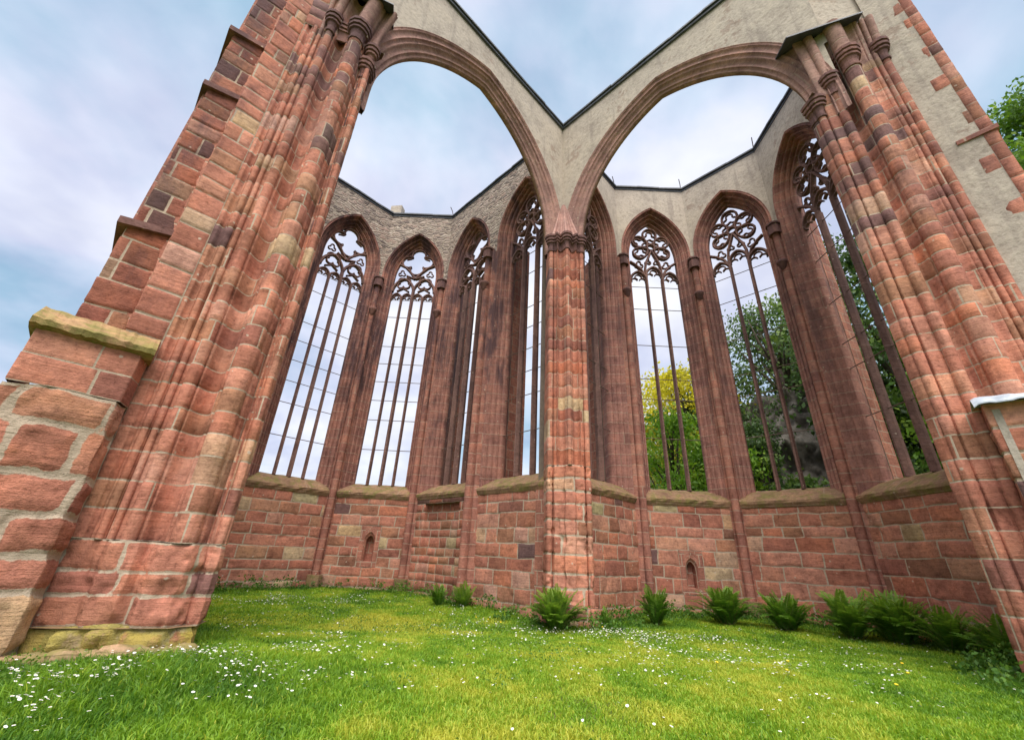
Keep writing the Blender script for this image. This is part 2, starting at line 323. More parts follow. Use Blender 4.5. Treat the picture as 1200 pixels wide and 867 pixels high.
class MB:
    def __init__(s): s.v = []; s.f = []; s.uv = []
    def grid(s, P, UV=None, closed=False, flip=False):
        """P: (n, m, 3) array"""
        P = np.asarray(P, float); n, m = P.shape[:2]; o = len(s.v)
        s.v += P.reshape(-1, 3).tolist()
        if UV is None:
            du_ = np.concatenate([[0], np.cumsum(np.linalg.norm(np.diff(P[:, 0], axis=0), axis=1))])
            dv_ = np.concatenate([[0], np.cumsum(np.linalg.norm(np.diff(P[0], axis=0), axis=1))])
            UV = np.stack(np.meshgrid(dv_, du_), -1)
        s.uv += np.asarray(UV, float).reshape(-1, 2).tolist()
        for i in range(n - 1):
            for j in range(m if closed else m - 1):
                j2 = (j + 1) % m
                q = (o + i * m + j, o + i * m + j2, o + (i + 1) * m + j2, o + (i + 1) * m + j)
                s.f.append(q[::-1] if flip else q)
        return o
    def poly(s, pts, uv=None):
        o = len(s.v); pts = [list(p) for p in pts]; s.v += pts
        s.uv += (uv if uv is not None else [(p[0] + p[1], p[2]) for p in pts]); s.f.append(tuple(range(o, o + len(pts))))
    def prism(s, base, z0, z1, ztop=None):
        """vertical prism over plan polygon (counter-clockwise), z1 may be a list"""
        n = len(base); zt = z1 if isinstance(z1, (list, tuple, np.ndarray)) else [z1] * n
        zb = z0 if isinstance(z0, (list, tuple, np.ndarray)) else [z0] * n
        acc = 0
        for i in range(n):
            j = (i + 1) % n; a, b = base[i], base[j]; l = math.hypot(b[0] - a[0], b[1] - a[1])
            s.poly([(a[0], a[1], zb[i]), (b[0], b[1], zb[j]), (b[0], b[1], zt[j]), (a[0], a[1], zt[i])], [(acc, zb[i]), (acc + l, zb[j]), (acc + l, zt[j]), (acc, zt[i])]); acc += l
        s.poly([(base[i][0], base[i][1], zt[i]) for i in range(n)], [tuple(base[i][:2]) for i in range(n)])
        s.poly([(base[i][0], base[i][1], zb[i]) for i in reversed(range(n))], [tuple(base[i][:2]) for i in reversed(range(n))])
    def tube(s, pts, r, k=6):
        pts = [np.array(p, float) for p in pts]; rs = r if isinstance(r, (list, tuple)) else [r] * len(pts)
        rows = []; prev = None
        for i, p in enumerate(pts):
            t = pts[min(i + 1, len(pts) - 1)] - pts[max(i - 1, 0)]; t = t / (np.linalg.norm(t) + 1e-9)
            if prev is None:
                a = np.cross(t, (0, 0, 1.0)); a = np.cross(t, (1, 0, 0)) if np.linalg.norm(a) < 1e-3 else a
            else: a = prev - t * (prev @ t)
            a = a / np.linalg.norm(a); prev = a; b = np.cross(t, a)
            rows.append([p + rs[i] * (math.cos(2 * math.pi * q / k) * a + math.sin(2 * math.pi * q / k) * b) for q in range(k)])
        o = s.grid(rows, closed=True)
        s.f.append(tuple(o + q for q in reversed(range(k)))); o2 = o + (len(rows) - 1) * k; s.f.append(tuple(o2 + q for q in range(k)))
    def obj(s, name, m, parent=None, smooth=False): return obj(name, s.v, s.f, m, parent, smooth, s.uv)

# ------------------------------------------------------------------ masonry: every stone is raised geometry with its own tone
def path_eval(pts):
    pts = np.asarray(pts, float); d = np.diff(pts, axis=0); l = np.hypot(d[:, 0], d[:, 1]); S = np.concatenate([[0], np.cumsum(l)])
    n = np.stack([d[:, 1], -d[:, 0]], 1) / l[:, None]
    vn = np.zeros_like(pts); vn[:-1] += n; vn[1:] += n; vn /= np.linalg.norm(vn, axis=1)[:, None] + 1e-9
    def ev(s):
        s = np.asarray(s)
        P = np.stack([np.interp(s, S, pts[:, 0]), np.interp(s, S, pts[:, 1])], -1)
        Q = np.stack([np.interp(s, S, vn[:, 0]), np.interp(s, S, vn[:, 1])], -1)
        return P, Q / (np.linalg.norm(Q, axis=-1, keepdims=True) + 1e-9)
    return S, ev
def pick_tone(rng, z, palette):
    r = rng.random()
    pd, po = palette(z)
    if r < pd: return rng.uniform(0.0, 0.14)
    if r < pd + po: return rng.uniform(0.86, 1.0)
    return float(np.clip(rng.gauss(0.52, 0.15), 0.2, 0.84))
def masonry(name, path, zs, lr, m, parent=None, seed=0, holes=(), depth=0.014, mort=0.009, round_=0.016, rough=0.006, du_=0.12, dv_=0.12, palette=lambda z: (0.06, 0.07), zbase=None, jitter=0.012, wobble=0.006, chips=0.0):
    rng = random.Random(seed); S, ev = path_eval(path); Ltot = S[-1]
    V = []; F = []; A = []; UVs = []; off = 0
    for ci in range(len(zs) - 1):
        z0, z1 = zs[ci], zs[ci + 1]
        hs = [h for h in holes if h[2] < (z0 + z1) / 2 < h[3]]
        cuts = [0.0, Ltot] + [q for h in hs for q in h[:2]]
        cuts = sorted(cuts); edges = [0.0]
        for a, b in zip(cuts[:-1], cuts[1:]):
            L_ = b - a
            if L_ < 1e-6: continue
            x = a + (rng.uniform(*lr) * rng.uniform(0.4, 1.0))
            while x < b - lr[0] * 0.5: edges.append(x); x += rng.uniform(*lr)
            edges.append(b)
        for s0, s1 in zip(edges[:-1], edges[1:]):
            mid = (s0 + s1) / 2
            if any(h[0] < mid < h[1] for h in hs): continue
            tone = pick_tone(rng, (z0 + z1) / 2, palette); rnd = rng.random(); bulge = rng.uniform(-0.5, 1) * rough; mm = mort * rng.uniform(0.6, 1.5)
            w = s1 - s0; h = z1 - z0; mm = min(mm, w * 0.2, h * 0.2); e = min(round_, w * 0.25, h * 0.25)
            us = [s0 + mm + e, s1 - mm - e]
            inner = [q for q in S if s0 + mm + e + 0.004 < q < s1 - mm - e - 0.004]
            k = max(1, int(round((us[1] - us[0]) / du_))); inner += [us[0] + (us[1] - us[0]) * q / k for q in range(1, k)]
            us = [s0, s0 + mm] + sorted(set([us[0]] + inner + [us[1]])) + [s1 - mm, s1]
            k = max(1, int(round((h - 2 * mm - 2 * e) / dv_)))
            vs = [z0, z0 + mm] + [z0 + mm + e + (h - 2 * mm - 2 * e) * q / k for q in range(k + 1)] + [z1 - mm, z1]
            us = np.array(us); vs = np.array(vs); nu, nv = len(us), len(vs)
            ou = np.zeros(nu); ou[[0, 1, -2, -1]] = 1; ov = np.zeros(nv); ov[[0, 1, -2, -1]] = 1
            O = np.maximum(ou[None, :], ov[:, None])
            P, Q = ev(us)
            X = np.empty((nv, nu, 3)); X[:, :, 0] = P[None, :, 0]; X[:, :, 1] = P[None, :, 1]; X[:, :, 2] = vs[:, None]
            offs = np.where(O > 0, -depth, bulge)
            V.append(np.concatenate([X.reshape(-1, 3), np.broadcast_to(Q[None], (nv, nu, 2)).reshape(-1, 2), offs.reshape(-1, 1), (1 - O).reshape(-1, 1)], 1))
            idx = off + np.arange(nu * nv).reshape(nv, nu)
            F.append(np.stack([idx[:-1, :-1], idx[:-1, 1:], idx[1:, 1:], idx[1:, :-1]], -1).reshape(-1, 4))
            mf = np.minimum(np.minimum(O[:-1, :-1], O[1:, 1:]), np.minimum(O[:-1, 1:], O[1:, :-1])).reshape(-1)
            A.append(np.stack([np.full_like(mf, tone), mf, np.full_like(mf, rnd), np.ones_like(mf)], 1))
            off += nu * nv
    V = np.concatenate(V); F = np.concatenate(F); A = np.concatenate(A)
    p3 = V[:, :3].copy()
    o = V[:, 5] + V[:, 6] * (fbm(p3, 5.0, 3, seed) * rough * 0.8 + np.minimum(0, fbm(p3, 2.2, 2, seed + 9) + 0.55) * rough * 2.2)
    if chips: o = o - chips * (np.clip(noise3(p3, 5.5, seed + 31) - 0.42, 0, 0.35) / 0.35 + 0.7 * np.clip(noise3(p3, 13.0, seed + 37) - 0.5, 0, 0.3) / 0.3)
    p3[:, :2] += V[:, 3:5] * o[:, None]
    p3[:, 2] += noise3(V[:, :3], 3.0, 77) * jitter
    tx = np.stack([-V[:, 4], V[:, 3]], 1); p3[:, :2] += tx * (noise3(V[:, :3], 4.0, 55) * wobble)[:, None]
    if zbase is not None: pass
    return obj(name, p3, F, m, parent, True, None, A, None, 1 - V[:, 6])
def courses(z0, z1, rng, lo=0.26, hi=0.40, snaps=()):
    zs = [z0]; marks = sorted(list(snaps) + [z1])
    for mk in marks:
        L_ = mk - zs[-1]
        if L_ < 1e-6: continue
        n = max(1, round(L_ / ((lo + hi) / 2))); w = [rng.uniform(lo, hi) for _ in range(n)]; t = sum(w)
        for q in w: zs.append(zs[-1] + q * L_ / t)
        zs[-1] = mk
    return zs

# ------------------------------------------------------------------ the chapel ruin
ruin = empty('chapel_ruin', (1.6, 11.4, 0), 'roofless red sandstone Gothic chapel ruin with tall traceried windows round a lawn', 'ruin')

class Wall:
    def __init__(s, a, b):
        s.a = PL[a]; s.b = PL[b]; d = s.b - s.a; s.L = float(np.hypot(*d)); s.t = d / s.L; s.n = V2(-s.t[1], s.t[0])
    def p(s, q, d, z): xy = s.a + s.t * q + s.n * d; return (xy[0], xy[1], z)
    def P(s, Q, D, Z):
        Q, D, Z = np.broadcast_arrays(np.asarray(Q, float), np.asarray(D, float), np.asarray(Z, float))
        return np.stack([s.a[0] + s.t[0] * Q + s.n[0] * D, s.a[1] + s.t[1] * Q + s.n[1] * D, Z], -1)

HW = 1.05                     # half width of the glazed opening
RC = 1.42                     # arch centre beyond the axis (equilateral at the hood)
def arch_path(hw, u, c, z0, spr, n=12):
    """pointed arch outline at distance u outside an opening: (x, z) from left foot to right foot, plus run length"""
    R = hw + u + c; amax = math.acos(c / R)
    xs = [-(hw + u)] * 2; zs = [z0, (z0 + spr) / 2]
    for i in range(n + 1):
        a = amax * i / n; xs.append(c - R * math.cos(a)); zs.append(spr + R * math.sin(a))
    xr = [-x for x in xs[::-1]][1:]; zr = zs[::-1][1:]
    x = np.array(xs + xr); z = np.array(zs + zr)
    return x, z, len(xs) - 1
def roll_pts(p0, p1, n=5, h=1.0):
    """half-round bulge from p0 to p1 (profile plane u, d), bulging to the left of p0->p1"""
    p0 = V2(*p0); p1 = V2(*p1); m_ = (p0 + p1) / 2; r = np.linalg.norm(p1 - p0) / 2; t = (p1 - p0) / (2 * r); nn = V2(t[1], -t[0])
    return [m_ - t * r * math.cos(math.pi * i / n) + nn * r * h * math.sin(math.pi * i / n) for i in range(n + 1)]
def frame_profile():
    pr = [V2(0.47, 0.012)] + roll_pts((0.465, -0.03), (0.385, -0.03), 4, 0.9)
    pr += [V2(0.38, 0.03), V2(0.355, 0.12), V2(0.315, 0.14)]
    pr += roll_pts((0.30, 0.07), (0.235, 0.15), 4, 0.9)
    pr += [V2(0.235, 0.22), V2(0.20, 0.27)]
    pr += roll_pts((0.18, 0.21), (0.12, 0.29), 4, 0.9)
    pr += [V2(0.12, 0.36), V2(0.085, 0.40)] + roll_pts((0.07, 0.35), (0.02, 0.42), 4, 0.9)
    pr += [V2(0.0, 0.44), V2(0.0, 0.62), V2(0.10, 0.72), V2(0.30, 0.98)]
    return pr
FP = frame_profile(); GD = 0.53           # glazing depth

def bar_sweep(mb, W, cx, pts, w, d, depth, closed=False, tilt=0.0):
    """stone tracery bar along (x, z) points in the glazing plane of a wall; chamfered hexagonal section"""
    pts = np.asarray(pts, float); n = len(pts)
    if closed: t = np.roll(pts, -1, 0) - np.roll(pts, 1, 0)
    else: t = np.gradient(pts, axis=0)
    t /= np.linalg.norm(t, axis=1)[:, None] + 1e-9; nn = np.stack([-t[:, 1], t[:, 0]], 1)
    w = w * 1.2; sec = [(-0.5, 0), (-0.2, -0.5), (0.2, -0.5), (0.5, 0), (0.2, 0.5), (-0.2, 0.5)]
    idx = list(range(n)) + ([0] if closed else [])
    rows = []; run = 0; UV = []
    for k_, i in enumerate(idx):
        if k_: run += np.linalg.norm(pts[i] - pts[idx[k_ - 1]])
        rows.append([W.p(cx + pts[i][0] + nn[i][0] * w * a, d + depth * b, pts[i][1] + nn[i][1] * w * a) for a, b in sec])
        UV.append([(0.3 * q / 6 + 0.5, run + 0.1) for q in range(6)])
    mb.grid(rows, UV, closed=True)
def arc(cx, cz, r, a0, a1, n=10):
    return [(cx + r * math.cos(rad(a0 + (a1 - a0) * i / n)), cz + r * math.sin(rad(a0 + (a1 - a0) * i / n))) for i in range(n + 1)]
def lancet(cx, hw, z0, c_extra=0.0, n=7):
    """pointed light head"""
    c = c_extra; R = hw + c; am = math.acos(c / R) if R > 0 else math.pi / 2
    l = [(cx + c - R * math.cos(am * i / n), z0 + R * math.sin(am * i / n)) for i in range(n + 1)]
    return l + [(2 * cx - x, z) for x, z in l[::-1][1:]]
def foil(cx, cz, r, k, a0, depth=0.42, n=9):
    """k-lobed closed outline"""
    pts = []
    for j in range(k):
        a = rad(a0 + 360 * j / k); c = (cx + r * 0.56 * math.cos(a), cz + r * 0.56 * math.sin(a)); rr = r * 0.44
        for i in range(n + 1):
            b = a + rad(-118 + 236 * i / n); pts.append((c[0] + rr * math.cos(b), c[1] + rr * math.sin(b)))
    return pts
def trefoil_head(cx, hw, z0, rise):
    """cusped outline inside a light head: lobes left, right and top with inward cusps"""
    l = []
    l += arc(cx - hw * 0.52, z0 + rise * 0.18, hw * 0.44, 200, 20, 7)
    t = arc(cx, z0 + rise * 0.60, hw * 0.46, 200, 90, 5)
    h = l + t
    return h + [(2 * cx - x, z) for x, z in h[::-1][1:]]
def arch_h(x, u=0.0):  # height of the opening arch at x
    R = HW + u + RC; return SPR + math.sqrt(max(0, R * R - (abs(x) + RC) ** 2))

def tracery_cross(mb, W, cx):
    d = GD; sp = 12.95; q = HW / 2
    for sx in (-1, 1):
        c = sx * q
        # sub-arch over a pair of lights
        bar_sweep(mb, W, cx, lancet(c, q, sp + 0.25, 0.34, 10), 0.13, d, 0.22)
        # continue the inner sub-arch line up to the frame
        for k_ in (-1, 1):
            cc = c + k_ * q / 2
            bar_sweep(mb, W, cx, lancet(cc, q / 2, sp - 0.20, 0.10, 7), 0.10, d + 0.006, 0.19)
            bar_sweep(mb, W, cx, trefoil_head(cc, q / 2 - 0.02, sp - 0.28, 0.34), 0.055, d + 0.011, 0.12)
        bar_sweep(mb, W, cx, foil(c, sp + 0.78, 0.36, 4, 45), 0.075, d + 0.004, 0.16, closed=True)
        bar_sweep(mb, W, cx, [(c - 0.30, sp + 0.28), (c, sp + 0.46), (c + 0.30, sp + 0.28)], 0.08, d + 0.008, 0.17)
    # big four-lobed cross
    f = foil(0, 15.06, 0.80, 4, 0); bar_sweep(mb, W, cx, f, 0.09, d + 0.002, 0.18, closed=True)
    for sx in (-1, 1):
        bar_sweep(mb, W, cx, foil(sx * 0.72, 14.33, 0.19, 3, 90), 0.05, d + 0.013, 0.11, closed=True); bar_sweep(mb, W, cx, foil(sx * 0.50, 15.62, 0.16, 3, 90), 0.045, d + 0.014, 0.11, closed=True)
        bar_sweep(mb, W, cx, [(0, 14.02), (sx * 0.28, 14.40), (sx * 0.58, 14.72), (sx * 0.86, 14.86), (sx * 0.93, 14.95)], 0.11, d - 0.004, 0.2)
        bar_sweep(mb, W, cx, [(sx * 0.02, 14.0), (sx * 0.25, 14.10), (sx * 0.45, 14.18)], 0.10, d - 0.002, 0.2)
        bar_sweep(mb, W, cx, [(sx * 0.33, 15.62), (sx * 0.36, 15.30), (sx * 0.60, 15.22)], 0.06, d + 0.009, 0.12)
def tracery_rose(mb, W, cx, v=0):
    d = GD; sp = 12.75; lw = 2 * HW / 3
    for k_ in (-1, 0, 1):
        c = k_ * lw; z = sp + (0.28 if k_ == 0 else 0.0)
        bar_sweep(mb, W, cx, lancet(c, lw / 2, z, 0.16, 8), 0.11, d + 0.006, 0.2)
        bar_sweep(mb, W, cx, trefoil_head(c, lw / 2 - 0.03, z - 0.10, 0.46), 0.055, d + 0.011, 0.12)
    cz = 14.62
    bar_sweep(mb, W, cx, arc(0, cz, 0.17, 0, 360, 16)[:-1], 0.08, d, 0.2, closed=True)
    for j, a in enumerate((90, 148, 32, 212, 328)):
        rr = 0.36 if a != 90 else 0.38; dist = 0.17 + rr + 0.02
        x, z = dist * 1.02 * math.cos(rad(a)), cz + dist * (1.12 if a == 90 else 1.0) * math.sin(rad(a))
        pts = []
        for i in range(18):
            b = 2 * math.pi * i / 18; ex = rr * (1.15 if a == 90 else 1.0) * math.cos(b); ey = rr * 0.80 * math.sin(b) * (1 + 0.25 * math.cos(b))
            pts.append((x + ex * math.cos(rad(a)) - ey * math.sin(rad(a)), z + ex * math.sin(rad(a)) + ey * math.cos(rad(a))))
        bar_sweep(mb, W, cx, pts, 0.09, d + 0.003 * j, 0.19, closed=True)
        bar_sweep(mb, W, cx, foil(x, z, rr * 0.80, 3, a), 0.065, d + 0.010, 0.12, closed=True)
    for sx in (-1, 1):
        bar_sweep(mb, W, cx, foil(sx * 0.62, 13.62, 0.20, 3, 90), 0.055, d + 0.012, 0.12, closed=True); bar_sweep(mb, W, cx, foil(sx * 0.20, 13.80, 0.15, 3, 90), 0.05, d + 0.013, 0.12, closed=True)
    for sx in (-1, 1):      # ogee lines from the mullions into the rosette and to the frame
        bar_sweep(mb, W, cx, [(sx * lw / 2, sp + 0.1), (sx * 0.36, sp + 0.62), (sx * 0.30, sp + 0.95), (sx * 0.10, sp + 1.45), (0, sp + 1.72)], 0.10, d - 0.003, 0.2)
        bar_sweep(mb, W, cx, [(sx * lw / 2, sp + 0.1), (sx * 0.52, sp + 0.55), (sx * 0.80, sp + 0.86), (sx * 1.02, sp + 1.02)], 0.10, d - 0.005, 0.2)

def window(W, cx, lights, bars, seed, label=None, detail=True):
    mb = MB()
    prof = FP; rows = []; UV = []; pu = 0
    for i, q in enumerate(prof):
        x, z, mid = arch_path(HW, q[0], RC, HS - 0.03, SPR)
        if i: pu += np.linalg.norm(prof[i] - prof[i - 1])
        run = np.concatenate([[0], np.cumsum(np.hypot(np.diff(x), np.diff(z)))])
        rr = np.where(np.arange(len(x)) <= mid, run, run[-1] - run) + HS
        rows.append(W.P(cx + x, q[1], z)); UV.append(np.stack([np.full(len(x), pu) + np.where(np.arange(len(x)) <= mid, 0, 40.3), rr], -1))
    mb.grid(np.array(rows), np.array(UV))
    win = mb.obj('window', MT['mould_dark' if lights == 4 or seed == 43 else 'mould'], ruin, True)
    if label: win['label'] = label
    # sill
    mb = MB(); s0, s1 = max(0.14, cx - HW - 0.52), min(W.L - 0.14, cx + HW + 0.52); n = 14
    sec = [(-0.015, HS - 0.16), (-0.075, HS - 0.03), (-0.075, HS + 0.05), (0.12, HS + 0.20), (0.34, HS + 0.36), (0.62, HS + 0.46), (1.0, HS + 0.40), (1.0, HS - 0.16)]
    rng = random.Random(seed); rows = []
    for i in range(n + 1):
        q = s0 + (s1 - s0) * i / n
        rows.append([W.p(q, dd + (rng.uniform(-0.018, 0.018) if 0 < k_ < 6 else 0), zz + (rng.uniform(-0.012, 0.012) if 0 < k_ < 6 else 0)) for k_, (dd, zz) in enumerate(sec)])
    mb.grid(rows); k_ = len(sec); mb.f.append(tuple(range(k_))[::-1]); mb.f.append(tuple(range(n * k_, n * k_ + k_)))
    mb.obj('sill', MT['sill'], win)
    if not detail: return win
    zb = HS + 0.42
    xs = [-0.525, 0, 0.525] if lights == 4 else [-0.35, 0.35]
    for x in xs:
        mb = MB(); w = 0.15 if (lights == 4 and x == 0) else 0.115; zt = 13.25 if (lights == 4 and x == 0) else 12.85
        bar_sweep(mb, W, cx, [(x, zb + (zt - zb) * i / 6) for i in range(7)], w, GD + 0.001, 0.26)
        mb.obj('mullion', MT['tracery'], win)
    mb = MB(); (tracery_cross if lights == 4 else tracery_rose)(mb, W, cx)
    mb.obj('tracery', MT['tracery'], win)
    for z in bars:
        mb = MB(); mb.tube([W.p(cx + x, GD - 0.02, z) for x in np.linspace(-HW - 0.02, HW + 0.02, 5)], 0.016, 5); mb.obj('saddle_bar', MT['iron'], win)
    return win

def upper_wall(W, cx, m):
    mb = MB(); n = 12
    x, z, mid = arch_path(HW, 0.46, RC, HS, SPR, n)
    q = cx + x; k_ = np.arange(2, len(x) - 2)
    for d, fl in ((0.0, False), (1.0, True)):
        xx = q if d == 0 else cx + arch_path(HW, 0.30, RC, HS, SPR, n)[0]; zz = z if d == 0 else arch_path(HW, 0.30, RC, HS, SPR, n)[1]
        rows = [W.P(xx[k_], d, zz[k_]), W.P(xx[k_], d, (zz[k_] + HT) / 2), W.P(xx[k_], d, HT)]
        mb.grid(np.array(rows), flip=fl)
        for a, b in ((0.0, xx[2]), (xx[-3], W.L)):
            mb.grid(np.array([W.P([a, b], d, HS - 0.1), W.P([a, b], d, SPR), W.P([a, b], d, HT)]), flip=fl)
    mb.grid(np.array([W.P(np.linspace(0, W.L, 5), 0, HT), W.P(np.linspace(0, W.L, 5), 1.0, HT)]))
    mb.obj('upper_wall', m, ruin)

def niche(W, s0, s1, z0, z1, cx, nz0, hw, spr, c, deep, parent, seed):
    """dressed surround panel with a small pointed recess cut into it"""
    mb = MB(); n = 7
    x, z, mid = arch_path(hw, 0, c, nz0, spr, n)
    f = 0.004
    # front panel: strips from the outline to the panel edge
    xs = np.clip(cx + x, s0, s1)
    mb.grid(np.array([W.P(cx + x, -f, z), W.P(cx + x, -f, z1)]), flip=False)
    mb.grid(np.array([W.P([s0, cx - hw], -f, z0), W.P([s0, cx - hw], -f, z1)]))
    mb.grid(np.array([W.P([cx + hw, s1], -f, z0), W.P([cx + hw, s1], -f, z1)]))
    mb.grid(np.array([W.P([cx - hw, cx + hw], -f, z0), W.P([cx - hw, cx + hw], -f, nz0)]))
    # splayed reveal and back
    xo = x * 0.74; zo = nz0 + 0.02 + (z - nz0) * 0.86
    mb.grid(np.array([W.P(cx + x, -f, z), W.P(cx + x * 0.80, 0.06, nz0 + (z - nz0) * 0.92), W.P(cx + xo, 0.07, zo), W.P(cx + xo, deep, zo)]), flip=True)
    b = len(mb.v); mb.poly([W.p(cx + a_, deep, c_) for a_, c_ in zip(xo, zo)])
    mb.grid(np.array([W.P([cx - hw, cx + hw], -f, nz0), W.P([cx - hw, cx + hw], deep, nz0 + 0.02)]), flip=True)
    mb.obj('niche', MT['block'], parent)

rngm = random.Random(5)
pal_low = lambda z: (0.02, 0.06)
def lower_wall(key, W, seed, holes=(), snaps=(), z0=-0.15, path=None, lr=(0.45, 1.15)):
    rng = random.Random(seed)
    zs = courses(z0, HS - 0.03, rng, 0.30, 0.44, snaps)
    pts = [W.a + W.t * 0.0, W.b] if path is None else path
    return masonry('lower_wall', pts, zs, lr, MT['ashlar'], ruin, seed, holes, palette=pal_low, rough=0.010, mort=0.010, depth=0.009, round_=0.024, jitter=0.022, wobble=0.016, du_=0.07, dv_=0.07, chips=0.022)

WALLS = {'W1': Wall('L0', 'L1'), 'W2': Wall('L1', 'L2'), 'W3': Wall('L2', 'L3'), 'W4': Wall('L3', 'B'), 'W5': Wall('B', 'R1'), 'W6': Wall('R1', 'R2'), 'W7': Wall('R2', 'R3'), 'W8': Wall('R3', 'R4')}
CX = {'W1': 1.62, 'W2': 1.62, 'W3': 1.76, 'W4': 1.90, 'W5': 2.22, 'W6': 1.60, 'W7': 1.62, 'W8': 1.72}
BARL = [5.2, 6.5, 7.4, 8.3, 9.2, 10.1, 11.7, 12.7]; BARR = [5.6, 7.15, 8.0, 9.5, 11.25, 12.4]
for k, (key, W) in enumerate(WALLS.items()):
    left = key in ('W1', 'W2', 'W3', 'W4')
    four = key in ('W1', 'W2', 'W3')
    window(W, CX[key], 4 if four else 3, BARL if left else BARR, 40 + k)
    upper_wall(W, CX[key], MT['rubble'] if left else MT['plaster'])
    if key == 'W2':
        o = lower_wall(key, W, 21, [(1.38, 2.12, 0.78, 2.18)], (0.78, 2.18))
        niche(W, 1.38, 2.12, 0.78, 2.18, 1.75, 0.95, 0.21, 1.68, 0.12, 0.32, o, 3)
    elif key == 'W6':
        o = lower_wall(key, W, 25, [(1.12, 1.86, 0.55, 1.80)], (0.55, 1.80))
        niche(W, 1.12, 1.86, 0.55, 1.80, 1.48, 0.72, 0.20, 1.30, 0.12, 0.32, o, 4)
    elif key == 'W3':
        a, b = 0.78, 2.85; rec = 0.22
        pth = [W.p(0, 0, 0)[:2], W.p(a, 0, 0)[:2], W.p(a + 0.001, rec, 0)[:2], W.p(b - 0.001, rec, 0)[:2], W.p(b, 0, 0)[:2], W.p(W.L, 0, 0)[:2]]
        rng = random.Random(8); zs = courses(-0.15, 3.02, rng, 0.24, 0.36)
        masonry('lower_wall', pth, zs, (0.28, 0.7), MT['ashlar'], ruin, 23, palette=pal_low, rough=0.010, mort=0.012)
        masonry('lintel', [W.p(0, 0, 0)[:2], W.p(W.L, 0, 0)[:2]], [3.02, HS - 0.03], (0.7, 1.3), MT['ashlar'], ruin, 24, palette=lambda z: (0.3, 0), rough=0.008)
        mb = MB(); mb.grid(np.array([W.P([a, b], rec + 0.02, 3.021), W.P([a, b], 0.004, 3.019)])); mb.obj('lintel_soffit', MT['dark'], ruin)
    else:
        lower_wall(key, W, 30 + k)
# closing walls outside the view (beyond the two near piers)
for a, b in (('Lm', 'A'), ('L0', 'Lm'), ('R4', 'R5')):
    W = Wall('Lm', 'A') if a == 'Lm' else Wall(b, a) if False else (Wall(b, a) if a == 'L0' else Wall(a, b))
    if a in ('L0',): W = Wall('Lm', 'L0')
    mb = MB(); LL = W.L - (0.9 if a != 'L0' else 0)
    if a == 'Lm':
        W = Wall('A', 'Lm'); mb.prism([W.p(q, d, 0)[:2] for q, d in ((0.9, 0), (W.L, 0), (W.L, 1.0), (0.9, 1.0))], -0.3, HS)
    else: mb.prism([W.p(q, d, 0)[:2] for q, d in ((0, 0), (LL, 0), (LL, 1.0), (0, 1.0))], -0.3, HS)
    mb.obj('lower_wall', MT['block'], ruin)
# the next bay on either side, only just hidden by the near piers
for W, four, c_, sd in ((Wall('Lm', 'L0'), True, 1.62, 49),):
    window(W, c_, 4 if four else 3, BARL if four else BARR, sd); upper_wall(W, c_, MT['rubble'] if four else MT['plaster'])
# outer thickness of the lower walls
for key, W in WALLS.items():
    mb = MB(); mb.prism([W.p(q, d, 0)[:2] for q, d in ((-0.1, 0.40), (W.L + 0.1, 0.40), (W.L + 0.1, 1.0), (-0.1, 1.0))][::1], -1.5, HS - 0.17)
    mb.obj('outer_wall', MT['block'], ruin)

# ---- clustered responds in the corners
def corner_path(Wa, ga, Wb, gb, r=0.125):
    """plan path from wall a (gap ga before its end) round the corner shaft to wall b"""
    pts = []
    def rolls(W, s_from, s_to, sign):
        Lg = abs(s_to - s_from); n = max(1, int(Lg / 0.17)); out = []
        for i in range(n):
            q0 = s_from + (s_to - s_from) * (i + 0.08) / n; q1 = s_from + (s_to - s_from) * (i + 0.72) / n; rr = abs(q1 - q0) / 2; qm = (q0 + q1) / 2
            for j in range(5):
                a = math.pi * j / 4; out.append(W.p(qm + math.copysign(1, s_from - s_to) * rr * math.cos(a), -0.02 - rr * 1.6 * math.sin(a), 0)[:2])
            if i < n - 1: qh = s_from + (s_to - s_from) * (i + 0.90) / n; out.append(W.p(qh, 0.16, 0)[:2])
        return out
    pts.append(Wa.p(Wa.L - ga, 0.02, 0)[:2]); pts += rolls(Wa, Wa.L - ga, Wa.L - 0.16, 1)
    c = Wa.b; bis = -(Wa.n + Wb.n); bis = bis / np.linalg.norm(bis); tt = V2(-bis[1], bis[0])
    ctr = c + bis * 0.15
    pts.append(tuple(Wa.p(Wa.L - 0.14, -0.005, 0)[:2]))
    a0 = math.atan2(*( -tt)[::-1])
    side = -tt if (-tt) @ Wa.t < 0 else tt
    for j in range(9):
        a = math.pi * (-0.12 + 1.24 * j / 8); v = side * math.cos(a) + bis * math.sin(a); pts.append(tuple(ctr + v * r))
    pts.append(tuple(Wb.p(0.14, -0.005, 0)[:2])); pts += rolls(Wb, 0.16, gb, 1); pts.append(Wb.p(gb, 0.02, 0)[:2])
    return np.array(pts), ctr, bis
seqw = ['W1', 'W2', 'W3', 'W4', None, 'W5', 'W6', 'W7', 'W8']
CORN = {}
